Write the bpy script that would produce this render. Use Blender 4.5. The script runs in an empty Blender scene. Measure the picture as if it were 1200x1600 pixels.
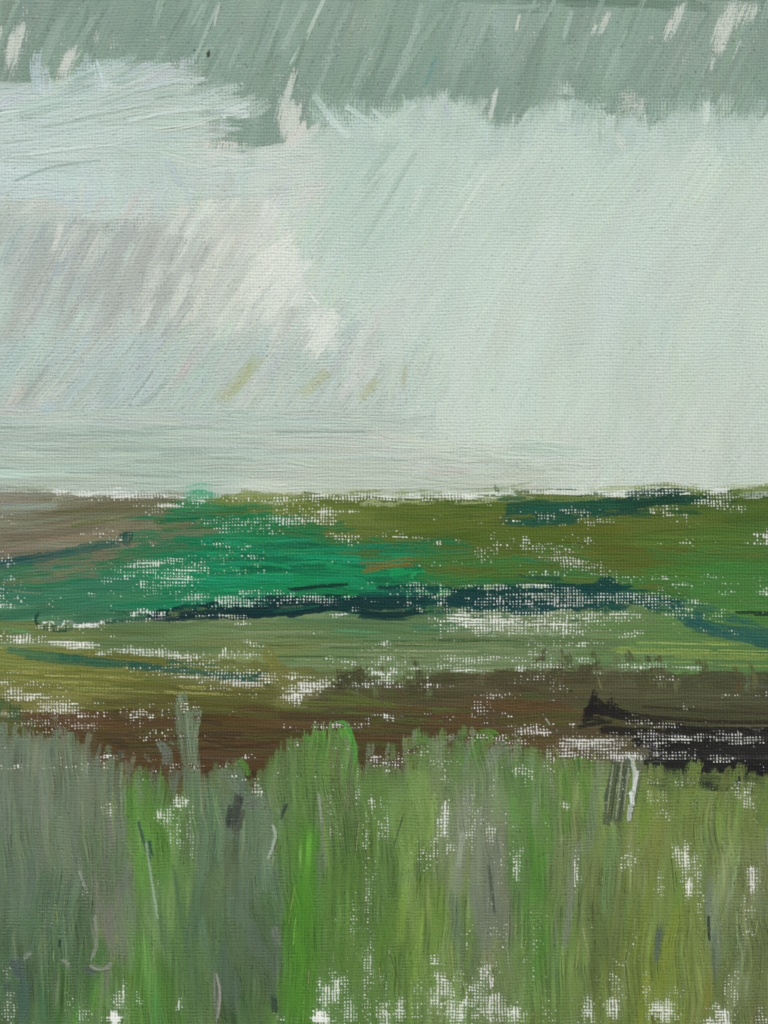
import math
import numpy as np

# ------------------------------------------------------------------ paint box
# The photograph is a close view of an oil sketch on linen.  Everything below
# is laid out in the painting's own plane, 1 unit = one fifth of a thread.
MX, MY = 110, 110                      # canvas going on beyond the view
W0, H0 = 1200, 1600
W, H = W0 + 2 * MX, H0 + 2 * MY
rng = np.random.default_rng(11)
f4 = np.float32

def lin(c):
    c = np.asarray(c, dtype=np.float64) / 255.0
    return np.where(c <= 0.04045, c / 12.92, ((c + 0.055) / 1.055) ** 2.4).astype(f4)

_T = np.random.default_rng(5).random((512, 512)).astype(f4)

def vn(x, y, seed=0):
    """smooth value noise 0..1"""
    x = x + (seed * 37.17) % 511; y = y + (seed * 91.73) % 509
    xi = np.floor(x).astype(np.int32); yi = np.floor(y).astype(np.int32)
    fx = (x - xi).astype(f4); fy = (y - yi).astype(f4)
    fx = fx * fx * (3 - 2 * fx); fy = fy * fy * (3 - 2 * fy)
    x0 = xi & 511; x1 = (xi + 1) & 511; y0 = yi & 511; y1 = (yi + 1) & 511
    a = _T[y0, x0]; b = _T[y0, x1]; c = _T[y1, x0]; d = _T[y1, x1]
    return (a + (b - a) * fx) * (1 - fy) + (c + (d - c) * fx) * fy

def sst(a, b, x):
    t = np.clip((x - a) / (b - a), 0, 1)
    return t * t * (3 - 2 * t)

def box(A, r):
    k = 2 * r + 1
    for ax in (0, 1):
        pad = [(0, 0), (0, 0)]; pad[ax] = (r + 1, r)
        c = np.cumsum(np.pad(A, pad, mode='edge'), axis=ax, dtype=np.float64)
        A = ((c[k:] - c[:-k]) if ax == 0 else (c[:, k:] - c[:, :-k])) / k
    return A.astype(f4)

XX, YY = np.meshgrid(np.arange(W, dtype=f4) - MX, np.arange(H, dtype=f4) - MY)

# ---- linen weave: pits between threads -------------------------------------
def weave():
    PX, PY = 4.9, 4.75
    wx = (vn(XX / 60, YY / 90, 1) - .5) * 2.2 + (vn(XX / 8, YY / 30, 2) - .5) * .9 + (vn(XX / 4, YY / 4, 14) - .5) * .35
    wy = (vn(XX / 90, YY / 60, 3) - .5) * 2.2 + (vn(XX / 30, YY / 8, 4) - .5) * .9 + (vn(XX / 4, YY / 4, 15) - .5) * .35
    u = XX / PX + wx * .5; v = YY / PY + wy * .5
    iu = np.floor(u).astype(np.int32); iv = np.floor(v).astype(np.int32)
    cx = .5 - .5 * np.cos(2 * np.pi * u); cy = .5 - .5 * np.cos(2 * np.pi * v)
    rc = _T[7, iu & 511]; rr = _T[(iv & 511), 9]
    cell = _T[iv & 511, (iu * 3 + 5) & 511]
    wob = vn(XX / 3.1, YY / 3.1, 6)
    pit = cx * cy * (.5 + .8 * cell)
    pit = np.maximum(pit, cx * (.18 + .55 * rc * vn(XX / 7, YY / 22, 7)))
    pit = np.maximum(pit, cy * (.14 + .5 * rr * vn(XX / 22, YY / 7, 8)))
    pit = pit * (.6 + .75 * wob)
    # over-under relief of the threads
    par = ((iu + iv) & 1) * 2 - 1
    over = .5 + .5 * par * np.sin(np.pi * (u - iu)) * np.sin(np.pi * (v - iv))
    relief = -(cx * .55 + cy * .55 + .5 * cx * cy) + .35 * over + (vn(XX / 2.2, YY / 2.2, 12) - .5) * .5
    return pit.astype(f4), relief.astype(f4)

PIT, REL = weave()
THR = .05 + .98 * np.minimum(PIT, 1.02)

C = np.empty((H, W, 3), f4)
C[:] = lin((240, 247, 245))
_t = sst(720, 780, YY)[..., None]
C[:] = lin((206, 213, 207)) * (1 - _t) + C * _t
C *= (1 + (vn(XX / 40, YY / 40, 20) - .5)[..., None] * .05)
HT = np.zeros((H, W), f4)
RID = np.zeros((H, W), np.int16)
COV = np.zeros((H, W), f4)
DRY = np.zeros((H, W), f4)

ADJ = {}
def adj(c, rid):
    return np.clip(np.asarray(c, float) + ADJ.get(abs(rid) if rid is not None else -1, (0, 0, 0)), 2, 250)

def win(x0, x1, y0, y1):
    a = max(0, int(math.floor(x0 + MX))); b = min(W, int(math.ceil(x1 + MX)) + 1)
    c = max(0, int(math.floor(y0 + MY))); d = min(H, int(math.ceil(y1 + MY)) + 1)
    if a >= b or c >= d: return None
    return slice(c, d), slice(a, b)

def spline(pts, n=6):
    p = np.asarray(pts, float)
    if len(p) < 3: return p
    q = np.vstack([2 * p[0] - p[1], p, 2 * p[-1] - p[-2]])
    out = []
    for i in range(1, len(q) - 2):
        for k in range(n):
            t = k / n
            out.append(.5 * (2 * q[i] + (q[i + 1] - q[i - 1]) * t + (2 * q[i - 1] - 5 * q[i] + 4 * q[i + 1] - q[i + 2]) * t * t
                       + (-q[i - 1] + 3 * q[i] - 3 * q[i + 1] + q[i + 2]) * t ** 3))
    out.append(p[-1])
    return np.array(out)

def along(p, X, Y):
    """arc position s (running past both ends) and signed offset d from a polyline"""
    seg = np.diff(p, axis=0); L = np.hypot(seg[:, 0], seg[:, 1]) + 1e-6
    best = None; acc = 0.
    n = len(seg)
    for i in range(n):
        tx, ty = seg[i] / L[i]
        rx = X - p[i, 0]; ry = Y - p[i, 1]
        t = rx * tx + ry * ty
        lo = -1e9 if i == 0 else 0.; hi = 1e9 if i == n - 1 else L[i]
        tc = np.clip(t, lo, hi)
        off = rx * -ty + ry * tx
        dd = off * off + (t - tc) ** 2
        if best is None:
            best = dd; S = tc.copy(); D = off
        else:
            m = dd < best
            best = np.where(m, dd, best); S = np.where(m, acc + tc, S); D = np.where(m, np.sign(off) * np.sqrt(dd), D)
        acc += L[i]
    return S, D, acc

_T1 = np.random.default_rng(8).random(4096).astype(f4)
def v1(x, seed=0):
    x = x + (seed * 53.31) % 4000
    i = np.floor(x).astype(np.int32); f = (x - i).astype(f4); f = f * f * (3 - 2 * f)
    p = _T1[i & 4095]
    return p + (_T1[(i + 1) & 4095] - p) * f

_seed = [100]
def stroke(pts, w, col, load=1.25, col2=None, lane=1.3, var=.05, thick=.8, mix=.12, rid=None,
           fade=.25, rag=.5, dk=1., soft=.17, bead=.3, groove=1., tap=.7, gap=.55):
    _seed[0] += 1; sd = _seed[0]
    p = spline(pts)
    m = w * .6 + w * rag * .5 + 4
    wn = win(p[:, 0].min() - m, p[:, 0].max() + m, p[:, 1].min() - m, p[:, 1].max() + m)
    if wn is None: return
    X = XX[wn]; Y = YY[wn]
    S, D, L = along(p, X, Y)
    sel = (np.abs(D) < w * .66) & (S > -w * .7 - 3) & (S < L + w * .7 + 3)
    if not sel.any(): return
    S = S[sel]; D = D[sel].astype(f4)
    u = D / (w * .5)
    n1 = vn(D / lane + 50, S / 55, sd)
    n2 = vn(D / (lane * 3.2) + 80, S / 110, sd + 17)
    r0 = (v1(D / (lane * 1.7), sd + 5) * .6 + v1(D / (w * .33), sd + 9) * .6 - .6) * w * rag
    r1 = (v1(D / (lane * 1.7), sd + 6) * .6 + v1(D / (w * .33), sd + 3) * .6 - .6) * w * rag
    ins = sst(-2., 2., S - r0) * sst(-2., 2., (L - S) + r1)
    ed = np.abs(u) + (v1(S / (w * .7), sd + 2 + 31 * (u > 0)) - .5) * .3 + (n1 - .5) * .14
    edge = 1 - sst(.74, 1.04, ed)
    dr = DRY[wn][sel]; th = THR[wn][sel]; ht = HT[wn][sel]
    sl = np.clip(S / max(L, 1), 0, 1)
    P = load * (.72 + .56 * (.6 * n1 + .4 * n2)) * (1 - fade * sl) - dk * dr
    P = P - gap * sst(.52, .8, .65 * vn(D / 1.05, S / 80, sd + 4) + .35 * n2) * (.35 + .9 * sl)
    P = P - .75 * sst(.55, 1.02, ed) * (.5 + n1) - tap * (.55 + .9 * n1) * (np.exp(-np.maximum(S - r0, 0) / (w * .3 + 2)) * .8 + np.exp(-np.maximum(L - S + r1, 0) / (w * .55 + 3)))
    a = (sst(-soft, soft, P - th * np.exp(-ht * .35)) * ins * edge).astype(f4)
    c = lin(adj(col, rid))[None]
    if col2 is not None:
        q = sst(.3, .7, n2)[..., None]
        c = c * (1 - q) + lin(adj(col2, rid))[None] * q
    c = c * (1 + var * ((n1 - .5) * 1.7 + (n2 - .5) * 1.6))[..., None]
    old = C[wn][sel]
    mm = mix * (.4 + 1.2 * n2)[..., None]
    a3 = a[..., None]
    C[wn][sel] = old * (1 - a3) + a3 * (c * (1 - mm) + old * mm)
    bd = bead * np.exp(-((ed - .86) / .1) ** 2)
    h = thick * (.35 + groove * (n1 - .35) + .35 * (n2 - .5) + bd + .5 * bead * np.exp(-((L - S + r1 - 2) / 2.5) ** 2))
    HT[wn][sel] = ht * (1 - .55 * a) + a * np.maximum(h, 0)
    cv = COV[wn][sel]
    COV[wn][sel] = cv * (1 - a) + a
    if rid is not None:
        z = (ins * edge > .5) & (P > .12)
        R = RID[wn][sel]
        RID[wn][sel] = np.where(z, rid, R)

def dry(cx, cy, rx, ry, amt=.8, ang=0, an=(22, 9)):
    """a place where little paint was laid: threads' tops take it, the pits stay bare"""
    m = max(rx, ry) * 1.4
    wn = win(cx - m, cx + m, cy - m, cy + m)
    if wn is None: return
    X = XX[wn] - cx; Y = YY[wn] - cy
    c, s = math.cos(math.radians(ang)), math.sin(math.radians(ang))
    u = X * c + Y * s; v = -X * s + Y * c
    r = np.hypot(u / rx, v / ry)
    n = vn(XX[wn] / an[0], YY[wn] / an[1], int(cx * 3 + cy)) - .5
    n2 = vn(XX[wn] / (an[0] * .35), YY[wn] / (an[1] * .35), int(cx + cy * 5)) - .5
    if cy > 740 and amt < 1.1: amt = min(.93, amt * 1.3 + .08); rx *= 1.12; ry *= 1.12
    d = amt * sst(1.2, .3, r + n * .75 + n2 * .45)
    DRY[wn] = np.maximum(DRY[wn], d)

def scatter_dry():
    n = .55 * vn(XX / 75, YY / 16, 70) + .3 * vn(XX / 16, YY / 7, 71) + .25 * vn(XX / 5, YY / 5, 73)
    d = .92 * sst(.61, .92, n) * sst(775, 790, YY) * sst(1240, 1200, YY)
    n = .5 * vn(XX / 17, YY / 80, 75) + .3 * vn(XX / 7, YY / 24, 76) + .3 * vn(XX / 5, YY / 5, 77)
    g = .62 * sst(.66, .95, n) * sst(1180, 1240, YY) * sst(400, 600, XX)
    n = .6 * vn(XX / 20, YY / 30, 78) + .4 * vn(XX / 5, YY / 6, 79)
    s = .7 * sst(.66, .9, n) * sst(200, 150, YY) + .35 * sst(.6, .9, n) * sst(560, 480, XX) * sst(300, 340, YY) * sst(640, 560, YY)
    return np.maximum(np.maximum(d, g), s)

def inpoly(x, y, poly):
    ins = False; j = len(poly) - 1
    for i in range(len(poly)):
        xi, yi = poly[i]; xj, yj = poly[j]
        if (yi > y) != (yj > y) and x < (xj - xi) * (y - yi) / (yj - yi) + xi: ins = not ins
        j = i
    return ins

def idw(x, y, pts, pw=3.2, sx=1., sy=1.):
    a = np.array([(q[0], q[1]) for q in pts], float); c = np.array([q[2:5] for q in pts], float)
    d = np.hypot((a[:, 0] - x) * sx, (a[:, 1] - y) * sy) + 6
    w = d ** -pw
    return (c * w[:, None]).sum(0) / w.sum()

def upsample(g, step, y0, x0, h, w):
    yy = np.arange(h, dtype=f4)[:, None] / step; xx = np.arange(w, dtype=f4)[None] / step
    yi = np.minimum(yy.astype(int), g.shape[0] - 2); xi = np.minimum(xx.astype(int), g.shape[1] - 2)
    fy = (yy - yi)[..., None]; fx = (xx - xi)[..., None]
    return (g[yi, xi] * (1 - fx) + g[yi, xi + 1] * fx) * (1 - fy) + (g[yi + 1, xi] * (1 - fx) + g[yi + 1, xi + 1] * fx) * fy

def under(poly, cols, rid, ang, sx=1., sy=1., load=1.22, wob=7., var=.1, thick=.3, jag=14., feather=0):
    """the first thin coat of a region, dragged along its brush direction"""
    xs = [q[0] for q in poly]; ys = [q[1] for q in poly]
    wn = win(min(xs) - 10, max(xs) + 10, min(ys) - 10, max(ys) + 10)
    if wn is None: return
    X = XX[wn]; Y = YY[wn]
    c, s = math.cos(math.radians(ang)), math.sin(math.radians(ang))
    S = X * c + Y * s; D = -X * s + Y * c
    wx = X + (vn(X / 14, Y / 14, 31) - .5) * 2 * wob + ((vn(D / 1.6, S / 200, 33) - .5) * .7 + (vn(D / 6, S / 200, 34) - .5)) * 2 * jag * c
    wy = Y + (vn(X / 14, Y / 14, 32) - .5) * 2 * wob + ((vn(D / 1.6, S / 200, 33) - .5) * .7 + (vn(D / 6, S / 200, 34) - .5)) * 2 * jag * s
    ins = np.zeros(X.shape, bool); j = len(poly) - 1
    for i in range(len(poly)):
        xi, yi = poly[i]; xj, yj = poly[j]
        if yi != yj: ins ^= ((yi > wy) != (yj > wy)) & (wx < (xj - xi) * (wy - yi) / (yj - yi) + xi)
        j = i
    insf = ins.astype(f4)
    if feather:
        insf = np.clip(sst(0, 1, box(box(insf, feather), feather)) + (vn(D / 1.4, S / 70, rid + 44) - .5) * .5 * (insf * 0 + 1), 0, 1) * (box(insf, 2 * feather) > .01)
    st = 12; h, w = X.shape
    gy = np.arange(0, h + st, st) + Y[0, 0]; gx = np.arange(0, w + st, st) + X[0, 0]
    G = np.zeros((len(gy), len(gx), 3)); Wt = np.zeros((len(gy), len(gx), 1))
    for q in cols:
        d = np.hypot((gx[None] - q[0]) * sx, (gy[:, None] - q[1]) * sy) + 8
        k = (d ** -3.2)[..., None]; G += k * np.array(q[2:5]); Wt += k
    c3 = lin(adj(upsample((G / Wt).astype(f4), st, 0, 0, h, w), rid))
    n1 = vn(D / 1.3, S / 60, rid + 40); n2 = vn(D / 5., S / 120, rid + 41); n3 = vn(D / 14., S / 60, rid + 42)
    P = load * (.76 + .3 * n1 + .2 * n2) - DRY[wn]
    a = (sst(-.14, .14, P - THR[wn]) * insf).astype(f4); a3 = a[..., None]
    c3 = c3 * (1 + var * ((n1 - .5) * .8 + (n2 - .5) + (n3 - .5)))[..., None]
    stn = (.07 if min(ys) > 700 else .0) * insf[..., None] * (COV[wn] < .3)[..., None]
    C[wn] = C[wn] * (1 - stn) + stn * np.minimum(c3 * 1.5, 1)
    C[wn] = C[wn] * (1 - a3) + a3 * (c3 * .96 + C[wn] * .04)
    HT[wn] = HT[wn] * (1 - .6 * a) + a * thick * np.maximum(0, .3 + (n1 - .4) + .4 * (n2 - .5))
    COV[wn] = COV[wn] * (1 - a) + a
    RID[wn] = np.where(ins, rid, RID[wn])
    return wn, ins

def shift(A, dx, dy):
    """A sampled at (x+dx, y+dy), whole steps"""
    return np.roll(np.roll(A, -int(round(dy)), 0), -int(round(dx)), 1)

def smear(wn, ins, ang, ln, amt=.75, side=1):
    """wet paint drawn out along the brush direction"""
    c, s = math.cos(math.radians(ang)), math.sin(math.radians(ang))
    wgt = (COV[wn] ** 3 + .002).astype(f4)[..., None]; src = C[wn] * wgt
    acc = np.zeros_like(src); ws = np.zeros_like(wgt)
    for k in np.linspace(-1, 1, 7):
        for q in ((-1, 0, 1) if side else (0,)):
            dx = c * k * ln - s * q * side; dy = s * k * ln + c * q * side
            f = (1 - .6 * abs(k)) * (1 if q == 0 else .6)
            acc += shift(src, dx, dy) * f; ws += shift(wgt, dx, dy) * f
    m = (amt * ins * sst(.35, .9, COV[wn]))[..., None]
    m[:8] = 0; m[-8:] = 0; m[:, :8] = 0; m[:, -8:] = 0
    C[wn] = C[wn] * (1 - m) + m * acc / ws

def streak(wn, ins, ang, amt, warp=9, rel=1.):
    """furrows the bristles leave: real ridges, with uneven paint tone and furrow shading put into the colour"""
    c, s = math.cos(math.radians(ang)), math.sin(math.radians(ang))
    X = XX[wn]; Y = YY[wn]
    bw = (vn(X / 70, Y / 70, 61) - .5) * warp + (vn(X / 26, Y / 40, 66) - .5) * warp * .35
    S = X * c + Y * s; D = -X * s + Y * c + bw
    f = vn(D / 1.15, S / 75, 62) - .5; g = vn(D / 2.6, S / 120, 63) - .5; h = vn(D / 7., S / 160, 64) - .5
    loc = sst(.25, .75, vn(X / 45, Y / 45, 65)) * ins
    k = (amt * (1.3 * f + .9 * g + .7 * h) * (.35 + loc))[..., None]
    k = k * sst(.3, .8, COV[wn])[..., None] * ins[..., None]
    tint = np.array((1., 1., .85), f4)
    C[wn] = np.clip(C[wn] * (1 + k * tint) + np.maximum(k, 0) * .018, 0, .95)  # ridges tinted paler, hollows darker: furrow shading painted into the pigment
    HT[wn] = np.maximum(HT[wn] + ins * (f + .8 * g) * (.25 + .9 * loc) * min(1., 2.2 * amt + .1) * rel, 0)

def fill(poly, n, w, ln, ang, cols, rid, jang=5, jcol=4, bend=.05, sx=1., sy=1., keep=True, col2j=6, **kw):
    xs = [q[0] for q in poly]; ys = [q[1] for q in poly]
    k = 0; tries = 0
    big = n >= 100 and kw.get('load', 1.25) > 1.1
    smr = kw.pop('smr', .7); jag = kw.pop('jag', 12.); fe = kw.pop('feather', 0); stk = kw.pop('stk', .1)
    a0 = ang(sum(xs) / len(xs), sum(ys) / len(ys)) if callable(ang) else ang
    if big: reg = under(poly, cols, rid, a0, sx, sy, jag=jag, feather=fe)
    while k < n and tries < n * 30:
        tries += 1
        x = rng.uniform(min(xs), max(xs)); y = rng.uniform(min(ys), max(ys))
        if not inpoly(x, y, poly): continue
        a = (ang(x, y) if callable(ang) else ang) + rng.normal(0, jang)
        l = rng.uniform(*ln) * .5; ww = rng.uniform(*w)
        dx, dy = math.cos(math.radians(a)), math.sin(math.radians(a))
        if keep:
            ok = False
            for _ in range(5):
                if inpoly(x - dx * l, y - dy * l, poly) and inpoly(x + dx * l, y + dy * l, poly): ok = True; break
                l *= .7
            if not ok: continue
        b = rng.normal(0, bend) * l
        c = idw(x, y, cols, sx=sx, sy=sy) * (1 + rng.normal(0, jcol / 100.)) + rng.normal(0, 1.2, 3)
        c2 = c + rng.normal(0, col2j) + rng.normal(0, col2j * .25, 3)
        stroke([(x - dx * l, y - dy * l), (x - dy * b, y + dx * b), (x + dx * l, y + dy * l)], ww,
               np.clip(c, 3, 250), col2=np.clip(c2, 3, 250), rid=rid, **kw)
        k += 1
    if big and smr > 0: smear(reg[0], reg[1], a0, np.mean(ln) * .16, smr)
    if big and stk > 0: streak(reg[0], reg[1], a0, stk)

def scumble(line, n, cols, rids, w, ln, ang, spread, load=.75, mix=.45, jit=9, **kw):
    """dry strokes dragged back and forth over an edge"""
    p = spline(line); seg = np.hypot(*np.diff(p, axis=0).T); cum = np.concatenate([[0], np.cumsum(seg)])
    for _ in range(n):
        t = rng.uniform(0, cum[-1]); x = np.interp(t, cum, p[:, 0]) + rng.normal(0, spread); y = np.interp(t, cum, p[:, 1]) + rng.normal(0, spread)
        k = rng.integers(len(cols)); a = math.radians(ang + rng.normal(0, jit)); l = rng.uniform(*ln) * .5
        if rng.random() < .5: a += math.pi
        dx, dy = math.cos(a) * l, math.sin(a) * l
        stroke([(x - dx, y - dy), (x + rng.normal(0, l * .08), y + rng.normal(0, l * .08)), (x + dx, y + dy)], rng.uniform(*w), np.array(cols[k]) + rng.normal(0, 3, 3), rid=rids[k], load=load, mix=mix, **{**dict(gap=.5, rag=.6, fade=.35), **kw})

def many(rows, rid, **kw):
    """rows: (points, width, colour[, overrides])"""
    for r in rows:
        k = dict(gap=.3); k.update(kw)
        if len(r) > 3: k.update(r[3])
        stroke(r[0], r[1], r[2], rid=k.pop('rid', rid), **k)

def specks(poly, n, ang, dark=.72, lw=(1.1, 1.8), ll=(2, 9), lim=.5):
    xs = [q[0] for q in poly]; ys = [q[1] for q in poly]
    for _ in range(n):
        x = rng.uniform(min(xs), max(xs)); y = rng.uniform(min(ys), max(ys))
        if not inpoly(x, y, poly): continue
        a = math.radians(ang + rng.normal(0, 10)); l = rng.uniform(*ll)
        X0 = int(x + MX); Y0 = int(y + MY)
        if not (8 < X0 < W - 8 and 8 < Y0 < H - 8): continue
        wn = win(x - l - 2, x + l + 2, y - l - 2, y + l + 2)
        X = XX[wn] - x; Y = YY[wn] - y
        s = X * math.cos(a) + Y * math.sin(a); d = -X * math.sin(a) + Y * math.cos(a)
        m = sst(1.0, .4, np.hypot(s / (l * .5 + .6), d / rng.uniform(*lw))) * rng.uniform(.4, 1)
        C[wn] *= (1 - m[..., None] * (1 - dark))
        HT[wn] -= m * .5

EXPOSURE = 0.45
# ------------------------------------------------------------------ the picture, layer by layer
(CANVAS, STORM, CLOUD, SHOWER, PALE, MIST, BROWNHILL, OLIVEHILL, EMERALD, HEDGE_L, HEDGE_M, HEDGE_R, HEDGE_TAIL,
 HEDGE_TOP, HEDGE_LOW, HEDGE_TICK, SAGE, BANK, EARTH, DITCH, GRASS, GREYGRASS, OCHRE, DAB, RIDGED, BUSH, BLACKDAB, TEAL_THIN) = range(28)

ADJ.update({PALE: (6, 9, 10), SHOWER: (9, 14, 13), MIST: (0, 4, 5), CLOUD: (5, 7, 9), STORM: (-1, 3, 3), BROWNHILL: (-8, 1, 0), OLIVEHILL: (-14, -3, -3), EMERALD: (-18, -5, -5), HEDGE_L: (-8, 6, 4), HEDGE_M: (-9, -5, -7), HEDGE_R: (-9, -4, -5), HEDGE_TAIL: (-3, -3, -2),
            HEDGE_TOP: (-2, -1, -11), HEDGE_LOW: (-8, 2, 2), SAGE: (-10, -3, -4), BANK: (-1, 4, 4), EARTH: (-9, 0, -4), DITCH: (-7, -3, -4), GRASS: (2, 7, 3), GREYGRASS: (-4, 10, 4), RIDGED: (0, 3, 0), OCHRE: (-10, 0, 0)})

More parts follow.
